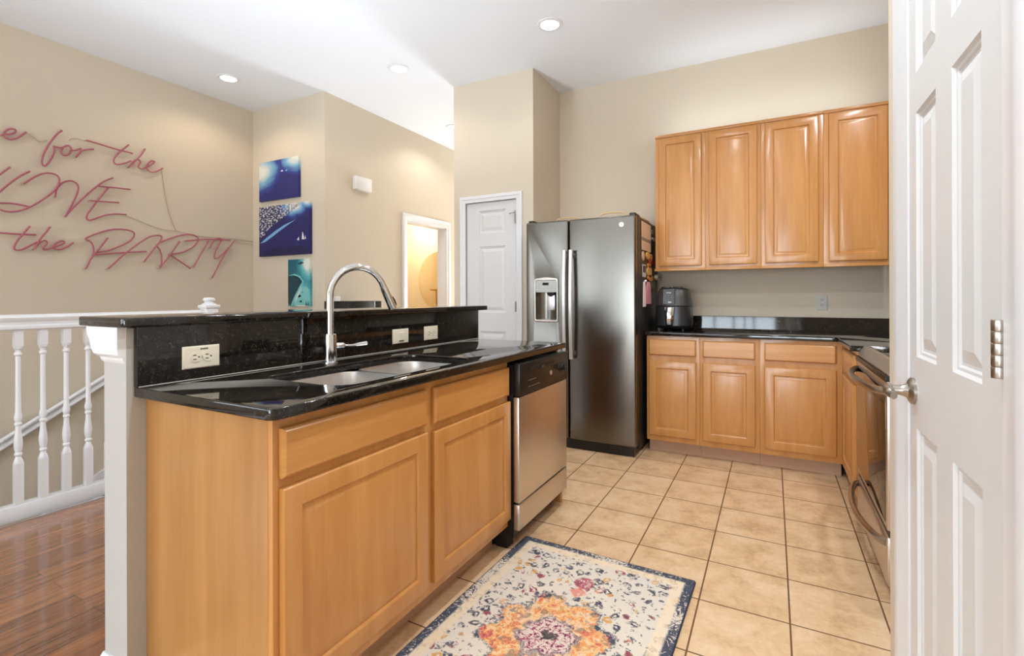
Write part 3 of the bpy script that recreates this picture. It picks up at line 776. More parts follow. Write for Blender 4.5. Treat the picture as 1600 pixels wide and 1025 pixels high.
finish('emblem_letters', text_mesh('GE', .020, lambda x, y, z: (x-.977, FYF-.0026-z, y+1.706)), M_WHITE, em)
m = MB().box(FX0+.02, FX1-.02, FYF+.03, FYF+.16, .004, .076)
for k in range(24): m.box(FX0+.05+k*.033, FX0+.07+k*.033, FYF+.027, FYF+.0305, .018, .060)
m.build('toe_grille', M_BLACK, fr)
MB().lathe((FX1-.045, FYF+.05, 0), [(0, .001), (.018, .001), (.018, .02), (.008, .022), (.008, .04), (0, .04)], 12).build('levelling_foot', M_SILVER, fr)
for x in (FX0+.03, FX1-.03): MB().box(x-.022, x+.022, FYF+.03, FYF+.17, 1.7725, 1.792, .005).build('hinge_cover', M_BLACK, fr)

# things stuck on the refrigerator's side ---------------------------------
fsx = facing_pX(FX1-.004)
def stick(name, label, cat, outline, mat, th=.003, group=None, d0=.0004):
    m = MB().prism(outline, fsx, d0, d0+th); o = m.build(name, mat); setp(o, label, cat, group); return o
M_TAPE = plain('grey_paper_band', srgb(146, 132, 114), .7)
o = stick('notepad', 'upper manila notepad held on the refrigerator side', 'notepad', rrect(3.757, 4.06, 1.632, 1.752, .003), M_PAPER, .005)
ORG[o.name] = Vector(o.location); MB().prism(rrect(3.757, 4.06, 1.608, 1.6315, .001), fsx, .0004, .006).build('grey_band', M_TAPE, o)
stick('notepad', 'lower manila notepad held on the refrigerator side', 'notepad', rrect(3.757, 4.06, 1.535, 1.6075, .003), M_PAPER, .004)
stick('magnet', 'round pale magnet on the refrigerator side below the notepads', 'magnet', ellipse(3.792, 1.488, .036, .036), M_PAPER, .006)
ph = stick('photo_card', 'small black-and-white photo card on the refrigerator side', 'photo', rrect(3.775, 3.892, 1.328, 1.425, .002), M_LABEL, .002)
ORG[ph.name] = Vector(ph.location); MB().prism(rrect(3.79, 3.875, 1.362, 1.415, .001), fsx, .0024, .0030).build('picture', M_DARK, ph)
M_OR = plain('orange_enamel', srgb(214, 132, 62), .5); M_RED = plain('red_enamel', srgb(170, 60, 44), .5); M_YEL = plain('gold_enamel', srgb(220, 170, 92), .5)
def lumpy(name, label, cy, cz, parts, mat):
    t = thing(name, label, 'magnet', (FX1, cy, cz))
    for n_, (u, v, ru, rv, mt) in parts:
        MB().prism(ellipse(u, v, ru, rv, 20), fsx, .0004, .012).build(n_, mt, t)
    return t
lumpy('magnet', 'red and orange cluster magnet on the refrigerator side', 4.0, 1.47, [('leaf', (3.94, 1.50, .055, .030, M_YEL)), ('flower', (4.05, 1.485, .062, .036, M_OR)), ('bow', (4.10, 1.46, .045, .022, M_RED)), ('ribbon', (3.99, 1.465, .035, .02, M_RED))], M_OR)
lumpy('magnet', 'tall golden orange figure magnet on the refrigerator side', 4.0, 1.33, [('head', (3.98, 1.425, .05, .02, M_OR)), ('torso', (3.99, 1.375, .075, .045, M_YEL)), ('skirt', (4.02, 1.325, .085, .026, M_OR))], M_YEL)
wm = stick('magnet', 'round cream wheel magnet standing out from the refrigerator side', 'magnet', ellipse(4.26, 1.338, .055, .024, 28), M_IVORY, .03)
ORG[wm.name] = Vector(wm.location); MB().prism(ellipse(4.26, 1.338, .018, .008, 16), fsx, .0304, .032).build('hub', M_DARK, wm)
stick('magnet', 'small cream magnet high on the refrigerator side near the wall', 'magnet', ellipse(4.16, 1.652, .06, .016), M_IVORY, .008)
stick('magnet', 'small brown magnet highest on the refrigerator side near the wall', 'magnet', rrect(4.10, 4.2, 1.69, 1.725, .006), M_TAPE, .006)
stick('magnet', 'small dull green magnet on the refrigerator side right of the cloth', 'magnet', rrect(4.05, 4.22, 1.24, 1.29, .01), plain('olive_enamel', srgb(96, 88, 66), .5), .01)
# folded pink cloth on a hook
M_PINK = plain('pink_cloth', srgb(222, 150, 160), .85, bump=.3, bscale=300)
tw = thing('tea_towel', 'pink and white cloth hanging on the refrigerator side', 'towel', (FX1, 3.9, 1.1))
for (y0, y1, z0, mt, d) in ((3.772, 3.862, 1.098, plain('white_cloth', srgb(226, 206, 206), .85), .004), (3.842, 4.02, 1.118, M_PINK, .010)):
    lo = []
    for z, sp in ((1.292, .55), (1.25, .8), (1.19, .95), (z0, 1.0)):
        cm = (y0+y1)/2; row = []
        for k in range(13):
            u = cm+(y0+(y1-y0)*k/12-cm)*sp; row.append((u, d+.004*math.sin(k*1.6)))
        lo.append([fsx(u, z, dd) for u, dd in row]+[fsx(u, z, dd+.003) for u, dd in reversed(row)])
    MB().poly(lo).build('fold', mt, tw)
MB().lathe((0, 3.86, 1.297), [(0, FX1-.0035), (.012, FX1-.0035), (.01, FX1+.010), (0, FX1+.012)], 14, 'X').build('hook', M_SILVER, tw)

# trays on top of the refrigerator ------------------------------------------
def tray(x0, x1, y0, y1, label):
    t = thing('serving_tray', label, 'tray', ((x0+x1)/2, (y0+y1)/2, 1.7755), 'trays on the refrigerator')
    slab('base', rrect(x0, x1, y0, y1, .04), [], 1.7757, 1.786, .002, M_RATTAN, t)
    finish('rim', slab_mesh(rrect(x0, x1, y0, y1, .04), [rrect(x0+.014, x1-.014, y0+.014, y1-.014, .03)], 1.7862, 1.818, .004, lambda u, v, d: (u, v, d)), M_RATTAN, t)
    for y in (y0+.007, y1-.007):
        cx = (x0+x1)/2
        MB().tube(smooth_path([(cx-.105, y, 1.814), (cx-.10, y, 1.838), (cx-.07, y, 1.852), (cx, y, 1.855), (cx+.07, y, 1.852), (cx+.10, y, 1.838), (cx+.105, y, 1.814)], 4), .0055, 8).build('handle', M_RATTAN, t)
tray(-1.735, -1.385, 3.95, 4.28, 'pale rattan handled tray on the refrigerator top, left side')
tray(-1.355, -.925, 3.87, 4.28, 'pale rattan handled tray on the refrigerator top, right side')

# air fryer -----------------------------------------------------------------
AX, AY = -.692, 4.06
af = thing('air_fryer', 'dark grey air fryer with chrome handle on the corner worktop', 'air fryer', (AX, AY, .914))
M_AF = plain('air_fryer_shell', srgb(74, 72, 70), .38, .35); M_AF2 = plain('air_fryer_drawer', srgb(58, 58, 60), .3, .4)
def sup(z, rx, ry, n=3.4, seg=40, cy=0):
    l = []
    for i in range(seg):
        a = 2*PI*i/seg; c, s_ = math.cos(a), math.sin(a)
        k = (abs(c)**n+abs(s_)**n)**(-1/n)
        l.append((AX+c*k*rx, AY+cy+s_*k*ry, z))
    return l
MB().poly([sup(.925, .10, .11), sup(.930, .128, .138), sup(.9455, .134, .146)]).build('foot_base', M_BLACK, af)
for sx in (-.08, .08):
    for sy in (-.09, .09): MB().lathe((AX+sx, AY+sy, 0), [(0, .9145), (.011, .9145), (.011, .926), (0, .926)], 12).build('foot', M_DARK, af)
MB().poly([sup(.946, .130, .142), sup(.95, .135, .147), sup(1.02, .136, .148), sup(1.098, .131, .143), sup(1.101, .128, .14)]).build('basket_drawer', M_AF2, af)
MB().poly([sup(1.103, .128, .14), sup(1.106, .131, .143), sup(1.17, .124, .135), sup(1.215, .116, .127), sup(1.232, .106, .117)]).build('shell', M_AF, af)
lid = MB().poly([sup(1.2325, .108, .119), sup(1.236, .108, .119), sup(1.243, .085, .096), sup(1.244, .03, .035)])
lid.build('lid', M_BLACK, af)
for sx in (-.052, .038): MB().box(AX+sx-.035, AX+sx+.035, AY-.085, AY-.045, 1.240, 1.252, .004).build('vent', M_BLACK, af)
yf = AY-.1465
pn = MB()
lo = []
for z in (1.118, 1.122, 1.165, 1.21, 1.233):
    ry = .143-(z-1.106)*.16; y = AY-ry-.007
    w = .045 if z < 1.119 else .049
    lo.append([(AX-.018-w, y+.012, z), (AX-.018-w+.006, y, z), (AX-.018+w-.006, y, z), (AX-.018+w, y+.012, z), (AX-.018+w, y+.03, z), (AX-.018-w, y+.03, z)])
p_ = pn.poly(lo).build('control_panel', M_BLACKG, af)
tilt = lambda x, z, d: (AX-.018+x, AY-(.143-(z-1.106)*.16)-.0072-d, z)
finish('wordmark', text_mesh('NINJA', .015, lambda x, y, z: tilt(x, y+1.205, .0006+z)), M_WHITE, p_)
m = MB()
for r_ in range(3):
    for c_ in range(3): m.prism(ellipse(-.02+c_*.02, 1.185-r_*.02, .005, .004, 10), lambda u, v, d: tilt(u, v, d), .0004, .0012)
m.build('buttons', M_PRINTG, p_)
MB().prism(rrect(-.004, .022, 1.127, 1.136, .002), tilt, .0004, .0014).build('power_button', M_LABEL, p_)
hm = MB(); lo = []
for z, w, d in ((.950, .022, .006), (.958, .026, .030), (1.0, .030, .040), (1.06, .034, .040), (1.094, .036, .030), (1.100, .036, .008)):
    yb = AY-.147
    lo.append([(AX-.01-w, yb+.004, z), (AX-.01-w, yb-d*.7, z), (AX-.01-w*.5, yb-d, z), (AX-.01+w*.5, yb-d, z), (AX-.01+w, yb-d*.7, z), (AX-.01+w, yb+.004, z)])
hm.poly(lo).build('handle', M_CHROME, af, 'chrome handle')

# range ---------------------------------------------------------------------
GX, GY0, GY1 = .392, 2.368, 3.132
rg = thing('range', 'stainless steel and black glass range seen edge-on right of the cabinets', 'range', (.72, 2.75, 0))
MB().box(GX+.05, 1.03, GY0+.004, GY1-.004, .03, .885).build('body', M_BLACK, rg)
for sy in (GY0+.06, GY1-.06): MB().lathe((GX+.10, sy, 0), [(0, .001), (.02, .001), (.02, .03), (0, .03)], 12).build('levelling_foot', M_DARK, rg)
MB().box(GX+.052, 1.03, GY0, GY1, .886, .912, .003).build('cooktop', M_BLACKG, rg)
# sloping front trim below the glass cooktop
MB().poly([[(x, y, z) for x, z in ((GX+.004, .866), (GX+.002, .874), (GX+.030, .914), (GX+.0515, .914), (GX+.0515, .866))] for y in (GY0, GY1)]).build('front_trim', M_STEEL, rg)
od = MB().box(GX, GX+.048, GY0+.001, GY1-.001, .262, .846, .005)
odo = od.build('oven_door', M_STEEL, rg)
MB().box(GX-.0015, GX+.004, GY0+.028, GY1-.028, .285, .806, .001).build('oven_glass', M_BLACKG, odo)
MB().box(GX-.006, GX+.03, GY0+.001, GY1-.001, .842, .864, .002).build('vent_strip', M_BLACK, rg)
dr = MB().box(GX, GX+.048, GY0+.001, GY1-.001, .045, .236, .005).build('storage_drawer', M_STEEL, rg)
MB().box(GX+.006, GX+.046, GY0+.003, GY1-.003, .2365, .2615).build('gap_seal', M_BLACK, rg)
def bow(z, par, drop=.0):
    pts = []; rad = []
    for k in range(19):
        t_ = k/18; y = GY0+.03+(GY1-GY0-.06)*t_
        pts.append((GX+.004-.066*math.sin(PI*t_)**.55, y, z-drop*math.sin(PI*t_)))
    MB().tube(pts, .0135, 12, flat=1.2).build('handle', M_NICKEL, par)
bow(.800, odo); bow(.206, dr, .01)

# rug ------------------------------------------------------------------------
def rug_mat():
    t = NT('faded_medallion_rug')
    tc = t.n('ShaderNodeTexCoord'); sep = t.n('ShaderNodeSeparateXYZ'); t.l(tc.outputs['Object'], sep.inputs[0])
    nz = t.n('ShaderNodeTexNoise'); nz.inputs['Scale'].default_value = 28; nz.inputs['Detail'].default_value = 4; t.l(tc.outputs['Object'], nz.inputs['Vector'])
    vm = t.n('ShaderNodeVectorMath', operation='MULTIPLY_ADD'); t.l(nz.outputs['Color'], vm.inputs[0]); vm.inputs[1].default_value = (.045, .045, 0); t.l(tc.outputs['Object'], vm.inputs[2])
    wv = vm.outputs[0]; fine = t.noise(wv, 55, 6, .75); fine2 = t.noise(wv, 90, 5, .7); patch = t.noise(tc.outputs['Object'], 6.5, 3, .5)
    def vor(scale, feat='F1', rnd=1.0):
        v = t.n('ShaderNodeTexVoronoi'); v.feature = feat; v.inputs['Scale'].default_value = scale; v.inputs['Randomness'].default_value = rnd; t.l(wv, v.inputs['Vector']); return v
    def step(a, lo, hi):
        x = t.n('ShaderNodeMapRange'); x.interpolation_type = 'SMOOTHSTEP'; x.inputs['From Min'].default_value = lo; x.inputs['From Max'].default_value = hi
        t.l(a, x.inputs['Value']); return x.outputs[0]
    inv = lambda a: t.math('SUBTRACT', 1.0, a)
    mul = lambda a, b: t.math('MULTIPLY', a, b)
    cream = t.mix(patch, srgb(232, 216, 194), srgb(214, 208, 200))
    ax = t.math('ABSOLUTE', sep.outputs[0]); ay = t.math('ABSOLUTE', sep.outputs[1])
    # little dark flower scrolls
    v1 = vor(22); ringy = mul(step(v1.outputs['Distance'], .12, .20), inv(step(v1.outputs['Distance'], .36, .46)))
    spk = mul(ringy, step(fine, .44, .50))
    hue = t.ramp(v1.outputs['Color'], [(0, srgb(58, 66, 86)), (.30, srgb(84, 84, 96)), (.45, srgb(150, 66, 84)), (.58, srgb(214, 160, 90)), (.72, srgb(66, 70, 86)), (.88, srgb(212, 136, 110)), (1, srgb(110, 136, 150))], 'CONSTANT')
    col = t.mix(mul(spk, .95), cream, hue)
    v2 = vor(44); dots = mul(inv(step(v2.outputs['Distance'], .26, .36)), step(fine2, .47, .53))
    col = t.mix(mul(dots, .85), col, srgb(64, 68, 84))
    # scalloped medallion
    r = t.math('SQRT', t.math('ADD', mul(sep.outputs[0], sep.outputs[0]), mul(mul(sep.outputs[1], sep.outputs[1]), .82)))
    ang = t.math('ARCTAN2', sep.outputs[1], sep.outputs[0])
    sc = t.math('ABSOLUTE', t.math('SINE', mul(ang, 4)))
    R = t.math('MULTIPLY_ADD', sc, .040, .178)
    rr = t.math('DIVIDE', t.math('MULTIPLY_ADD', t.math('SUBTRACT', fine, .5), .10, t.math('MULTIPLY_ADD', t.math('SUBTRACT', patch, .5), .10, r)), R)
    inside = inv(step(rr, .96, 1.0))
    warm = t.ramp(t.math('MULTIPLY_ADD', fine, .9, t.math('MULTIPLY', patch, .3)), [(.42, srgb(166, 60, 92)), (.50, srgb(214, 116, 108)), (.555, srgb(232, 156, 96)), (.61, srgb(234, 190, 124)), (.66, srgb(232, 210, 182)), (.74, srgb(222, 150, 110)), (.82, srgb(238, 200, 140))])
    warm = t.mix(mul(dots, .5), warm, srgb(120, 74, 90))
    warm = t.mix(mul(spk, .6), warm, hue)
    core = t.ramp(fine2, [(.36, srgb(92, 40, 74)), (.44, srgb(158, 62, 100)), (.52, srgb(226, 206, 190)), (.66, srgb(214, 204, 196)), (.76, srgb(70, 92, 104))])
    warm = t.mix(inv(step(rr, .44, .52)), warm, core)
    eye = inv(step(rr, .07, .12)); warm = t.mix(mul(eye, .9), warm, srgb(58, 62, 62))
    ring = mul(step(rr, .40, .43), inv(step(rr, .45, .49)))
    warm = t.mix(mul(ring, .6), warm, srgb(84, 96, 100))
    col = t.mix(inside, col, warm)
    edge = mul(mul(step(rr, .97, 1.0), inv(step(rr, 1.03, 1.07))), step(fine2, .42, .5))
    col = t.mix(mul(edge, .85), col, srgb(74, 82, 94))
    # rosettes towards the ends
    for ry, rad, cc in ((.36, .045, srgb(178, 78, 100)), (-.36, .045, srgb(178, 78, 100))):
        dx = sep.outputs[0]; dy = t.math('SUBTRACT', sep.outputs[1], ry)
        q = t.math('SQRT', t.math('ADD', mul(dx, dx), mul(dy, dy)))
        msk = mul(inv(step(q, rad*.8, rad)), step(fine2, .42, .5)); col = t.mix(mul(msk, .9), col, cc)
    for ry in (.30, -.30):
        dx = t.math('ADD', sep.outputs[0], .0); dy = t.math('SUBTRACT', sep.outputs[1], ry*.97)
        q = t.math('ADD', t.math('ABSOLUTE', dx), t.math('ABSOLUTE', dy))
        msk = mul(inv(step(q, .03, .045)), step(fine, .36, .46)); col = t.mix(mul(msk, .8), col, srgb(224, 130, 112))
    # pale inner band and worn navy border
    bx = t.math('SUBTRACT', HXR, ax); by = t.math('SUBTRACT', HYR, ay); d = t.math('MINIMUM', bx, by)
    band = mul(step(d, .035, .045), inv(step(d, .075, .082)))
    col = t.mix(mul(band, t.math('MULTIPLY_ADD', step(fine2, .40, .5), .3, .55)), col, srgb(236, 214, 182))
    worn = t.noise(tc.outputs['Object'], 2.6, 3, .6); wear = t.math('MULTIPLY_ADD', worn, .5, t.math('MULTIPLY', fine2, .55))
    nav = mul(inv(step(d, .032, .042)), inv(step(wear, .53, .57)))
    col = t.mix(inv(step(d, .034, .042)), col, srgb(222, 208, 190))
    col = t.mix(mul(nav, .95), col, srgb(58, 66, 86))
    col = t.mix(inv(step(d, .004, .006)), col, srgb(56, 62, 78))
    t.set(Base_Color=col, Roughness=.95, Specular_IOR_Level=.1)
    t.bump(fine2, .3, .002); return t.m
HXR, HYR = .395, .60
rug = slab('area_rug', rrect(-HXR, HXR, -HYR, HYR, .012), [], .0006, .009, .003, rug_mat())
rug.data.transform(Matrix.Translation(rug.location)); rug.location = (-.690, 1.542, 0); rug.rotation_euler = (0, 0, math.radians(-1.4))
setp(rug, 'faded cream, navy and orange medallion rug on the tile floor beside the island', 'rug')

# neon lettering on the left wall -----------------------------------------------
NEON = {'e':[[(1.354,2.32),(1.369,2.335),(1.4,2.344),(1.426,2.364),(1.431,2.381),(1.416,2.387),(1.395,2.378),(1.374,2.354),(1.369,2.331),(1.379,2.311),(1.405,2.308),(1.436,2.326),(1.463,2.355),(1.487,2.385)]],'for':[[(1.689,2.457),(1.665,2.428),(1.635,2.375),(1.606,2.314),(1.583,2.249),(1.572,2.194),(1.578,2.167),(1.592,2.165),(1.617,2.205),(1.638,2.262),(1.644,2.302),(1.641,2.322),(1.658,2.321),(1.688,2.325),(1.712,2.344),(1.73,2.351),(1.742,2.339),(1.745,2.321),(1.733,2.291),(1.712,2.272),(1.691,2.276),(1.685,2.297),(1.695,2.326)],[(1.745,2.32),(1.773,2.328),(1.795,2.343),(1.805,2.347),(1.801,2.329),(1.788,2.299),(1.77,2.271)],[(1.791,2.305),(1.813,2.335),(1.848,2.352),(1.884,2.365)]],'the':[[(1.839,2.424),(1.927,2.417),(2.029,2.407),(2.157,2.402)],[(2.128,2.466),(2.078,2.408),(2.035,2.347),(2.02,2.311),(2.028,2.284),(2.056,2.285),(2.099,2.306),(2.142,2.336)],[(2.249,2.464),(2.206,2.386),(2.157,2.318),(2.13,2.28)],[(2.13,2.28),(2.168,2.341),(2.202,2.359),(2.213,2.339),(2.199,2.299),(2.223,2.287),(2.263,2.311),(2.302,2.344),(2.323,2.372),(2.299,2.373),(2.27,2.337),(2.263,2.294),(2.292,2.277),(2.336,2.29),(2.388,2.331)]],'LOVE':[[(1.303,1.983),(1.348,2.045),(1.401,2.111)],[(1.504,2.105),(1.452,2.057),(1.399,1.996),(1.348,1.926),(1.313,1.868),(1.308,1.839),(1.328,1.841),(1.389,1.852),(1.441,1.852),(1.505,1.844)],[(1.318,1.816),(1.348,1.8),(1.388,1.792),(1.44,1.804),(1.505,1.844),(1.571,1.905),(1.628,1.971),(1.661,2.026),(1.671,2.074),(1.658,2.105),(1.623,2.115),(1.577,2.103),(1.527,2.066),(1.47,2.005)],[(1.648,1.939),(1.658,2.003),(1.681,2.046),(1.711,2.073),(1.748,2.084),(1.778,2.069),(1.788,2.036),(1.778,1.987),(1.747,1.897),(1.717,1.823),(1.705,1.804),(1.712,1.811),(1.772,1.901),(1.86,2.018),(1.926,2.095),(1.973,2.137),(2.017,2.166)],[(1.919,2.077),(1.993,2.084),(2.138,2.094)],[(1.86,1.951),(1.952,1.959),(2.055,1.968)],[(1.986,2.081),(1.946,2.018),(1.899,1.938),(1.86,1.868),(1.853,1.859),(1.839,1.815),(1.85,1.798),(1.87,1.8),(1.916,1.826),(1.975,1.855),(2.042,1.872),(2.109,1.877)]],'the2':[[(1.321,1.638),(1.35,1.638),(1.438,1.639),(1.538,1.645)],[(1.504,1.703),(1.471,1.649),(1.438,1.595),(1.422,1.552),(1.422,1.53),(1.438,1.524),(1.466,1.533),(1.504,1.563),(1.543,1.592)],[(1.617,1.713),(1.587,1.662),(1.552,1.6),(1.528,1.536)],[(1.528,1.536),(1.552,1.58),(1.582,1.606),(1.599,1.601),(1.597,1.581),(1.579,1.557),(1.582,1.542),(1.607,1.546),(1.632,1.561),(1.674,1.582),(1.702,1.604),(1.692,1.615),(1.668,1.608),(1.643,1.582),(1.637,1.562),(1.653,1.548),(1.684,1.552),(1.721,1.576),(1.757,1.61)]],'PARTY':[[(1.886,1.524),(1.884,1.548),(1.881,1.59),(1.864,1.627),(1.833,1.647),(1.904,1.694),(1.993,1.735),(2.066,1.749),(2.136,1.746),(2.167,1.723),(2.148,1.673),(2.085,1.623),(1.992,1.571),(1.915,1.547)],[(1.979,1.668),(1.939,1.606),(1.904,1.55),(1.869,1.498),(1.846,1.441),(1.829,1.407)],[(1.977,1.416),(2.035,1.48),(2.097,1.55),(2.161,1.611),(2.213,1.657),(2.27,1.703),(2.325,1.725),(2.364,1.728),(2.374,1.711),(2.36,1.673),(2.332,1.636),(2.284,1.562),(2.236,1.487)],[(1.886,1.524),(2.023,1.548),(2.213,1.574),(2.258,1.58)],[(2.37,1.468),(2.375,1.499),(2.374,1.554),(2.36,1.603),(2.339,1.632),(2.349,1.657),(2.41,1.694),(2.505,1.739),(2.596,1.765),(2.659,1.76),(2.691,1.73),(2.67,1.683),(2.627,1.642),(2.565,1.604),(2.505,1.583),(2.46,1.574)],[(2.524,1.693),(2.482,1.625),(2.438,1.558),(2.395,1.493),(2.356,1.442)],[(2.446,1.567),(2.504,1.527),(2.565,1.487),(2.62,1.451)],[(2.577,1.701),(2.675,1.72),(2.772,1.737),(2.899,1.747),(3.0,1.75)],[(2.784,1.725),(2.747,1.656),(2.69,1.552),(2.642,1.462)],[(2.801,1.659),(2.826,1.714),(2.856,1.747),(2.89,1.759),(2.908,1.748),(2.89,1.703),(2.856,1.636),(2.843,1.588),(2.847,1.561),(2.881,1.569),(2.933,1.62),(2.987,1.677),(3.046,1.755)],[(2.987,1.677),(2.933,1.594),(2.872,1.478),(2.812,1.363)]],'wires':[[(1.487,2.385),(1.512,2.38),(1.539,2.362),(1.561,2.343),(1.584,2.345),(1.606,2.366)],[(1.739,2.396),(1.761,2.421),(1.798,2.428),(1.839,2.424)],[(2.391,2.329),(2.403,2.218),(2.433,2.023),(2.472,1.877),(2.511,1.789)],[(2.111,1.872),(2.214,1.842),(2.271,1.821),(2.367,1.794),(2.446,1.788),(2.513,1.788),(2.612,1.775),(2.731,1.763),(2.856,1.764),(3.032,1.771),(3.259,1.765)],[(1.757,1.627),(1.825,1.647)],[(2.119,1.749),(2.119,1.748)],[(3.046,1.755),(3.125,1.738),(3.259,1.733)]]}
WORDS = [('e', 'pink neon tail of a word, top row far left on the wall', [0]), ('for', 'pink neon word reading for, top row on the left wall', [1]),
         ('the', 'pink neon word reading the, upper of the two, after the word for', [2]), ('LOVE', 'large pink neon word reading LOVE on the left wall', [3]),
         ('the2', 'pink neon word reading the, lower of the two, before PARTY', [4]), ('PARTY', 'large pink neon word reading PARTY near the alcove corner', [6])]
NX = -4.778
for key, lab, wires in WORDS:
    L = NEON[key]; ys = [p[0] for l in L for p in l]; zs = [p[1] for l in L for p in l]
    t = thing('neon_word', lab, 'neon sign', (LX, (min(ys)+max(ys))/2, min(zs)), 'pink neon words on the left wall')
    for i, l in enumerate(L):
        MB().tube(smooth_path([(NX+.003*(i % 3), a, b) for a, b in l], 5), .0065, 8).build('tube', M_NEON, t)
        m = MB()
        for a, b in (l[0], l[-1]):
            m.tube([(NX+.003*(i % 3), a, b), (LX+.001, a, b)], .0032, 6)
        m.build('wall_clip', M_CORD, t)
    for w in wires:
        if len(NEON['wires'][w]) > 2:
            MB().tube(smooth_path([(LX+.006, a, b) for a, b in NEON['wires'][w]], 4), .0022, 6).build('cord', M_CORD, t)
for w, par in ((5, 'PARTY'),):
    pass

# pictures in the alcove -------------------------------------------------------
AYW = 3.265
fa_ = facing_mY(AYW)
def art(name, label, x0, x1, z0, z1, mat, extra=(), th=.028):
    t = thing(name, label, 'picture', ((x0+x1)/2, AYW, z0), 'ocean pictures in the alcove')
    p = MB().prism(rrect(x0, x1, z0, z1, 0), fa_, .001, th)
    c = p.build('canvas', mat, t, smooth=False)
    for nm, outl, mt in extra:
        MB().prism(outl, fa_, th, th+.0006).build(nm, mt, c)
    return t
def sea(name, x0, x1, z0, z1, deep, mid, light, glow, streak=0.0, tilt=0.0):
    """painted water: light patches near the surface, ink blue below (part of the artwork)"""
    t = NT(name); tc = t.n('ShaderNodeTexCoord'); g = t.n('ShaderNodeSeparateXYZ'); t.l(tc.outputs['Generated'], g.inputs[0])
    n1 = t.noise(tc.outputs['Generated'], 3.2, 5, .6, .6); n2 = t.noise(tc.outputs['Generated'], 26, 4, .7)
    d = None
    for gx, gz, gr in glow:
        dx = t.math('SUBTRACT', g.outputs[0], gx); dz = t.math('SUBTRACT', g.outputs[2], gz)
        q = t.math('SUBTRACT', 1.0, t.math('DIVIDE', t.math('SQRT', t.math('ADD', t.math('MULTIPLY', dx, dx), t.math('MULTIPLY', dz, dz))), gr))
        d = q if d is None else t.math('MAXIMUM', d, q)
    f = t.math('ADD', d, t.math('MULTIPLY_ADD', n1, .5, -.25))
    col = t.ramp(f, [(.0, deep), (.22, mid), (.5, light), (.8, srgb(226, 226, 216))])
    if streak:
        reg = t.math('ADD', t.math('MULTIPLY', t.math('SUBTRACT', g.outputs[2], .50), 1.2), t.math('MULTIPLY', t.math('SUBTRACT', .62, g.outputs[0]), .9))
        m_ = t.math('MULTIPLY', t.math('GREATER_THAN', n2, .53), t.math('GREATER_THAN', t.math('ADD', reg, t.math('MULTIPLY_ADD', n1, .5, -.25)), .42))
        col = t.mix(t.math('MULTIPLY', m_, .85), col, srgb(226, 226, 224))
        dk = t.math('MULTIPLY', t.math('GREATER_THAN', n1, .50), t.math('GREATER_THAN', reg, .38)); col = t.mix(t.math('MULTIPLY', t.math('SUBTRACT', dk, m_), .6), col, srgb(24, 30, 70))
    t.set(Base_Color=col, Roughness=.45); return t.m
def outline(x0, x1, z0, z1, pts): return [(x0+(x1-x0)*u, z0+(z1-z0)*v) for u, v in pts]
Q1 = (-4.667, -4.072, 2.162, 2.558)
M_LB = plain('artwork_pale_blue', srgb(120, 176, 222), .5); M_WH = plain('artwork_white', srgb(232, 232, 232), .5); M_TD = plain('artwork_dark_teal', srgb(20, 62, 74), .5); M_TL = plain('artwork_pale_teal', srgb(124, 196, 194), .5); M_INK = plain('artwork_ink_blue', srgb(24, 26, 74), .5)
art('ocean_picture', 'topmost alcove picture, deep blue sea with pale light', *Q1, sea('blue_sea_a', *Q1, srgb(34, 38, 112), srgb(44, 66, 150), srgb(118, 176, 206), [(.02, .75, .62), (.95, 1.02, .50)]),
    [('pale_fish', outline(*Q1, [(.56, .70), (.60, .68), (.63, .70), (.60, .725)]), M_WH), ('pale_fish', outline(*Q1, [(.67, .69), (.71, .675), (.745, .70), (.71, .72)]), M_LB)])
Q2 = (-4.669, -3.912, 1.597, 2.102)
art('ocean_picture', 'middle alcove picture, blue sea with white boats and pale diagonal streak', *Q2, sea('blue_sea_b', *Q2, srgb(30, 30, 96), srgb(40, 54, 138), srgb(110, 166, 210), [(.70, 1.0, .34), (.95, 1.02, .2)], 1.0),
    [('streak', outline(*Q2, [(.02, .27), (.16, .38), (.34, .50), (.52, .60), (.74, .68), (.60, .60), (.44, .50), (.28, .39), (.12, .29)]), M_LB),
     ('sail', outline(*Q2, [(.85, .29), (.90, .28), (.87, .42), (.86, .43)]), M_WH), ('sail', outline(*Q2, [(.755, .28), (.80, .27), (.795, .34)]), M_WH), ('sail', outline(*Q2, [(.905, .29), (.93, .29), (.915, .36)]), M_WH),
     ('dark_seabed', outline(*Q2, [(.0, .05), (.3, .16), (.55, .14), (.8, .17), (1.0, .10), (1.0, .0), (.0, .0)]), M_INK)])
Q3 = (-4.226, -3.914, 1.092, 1.550)
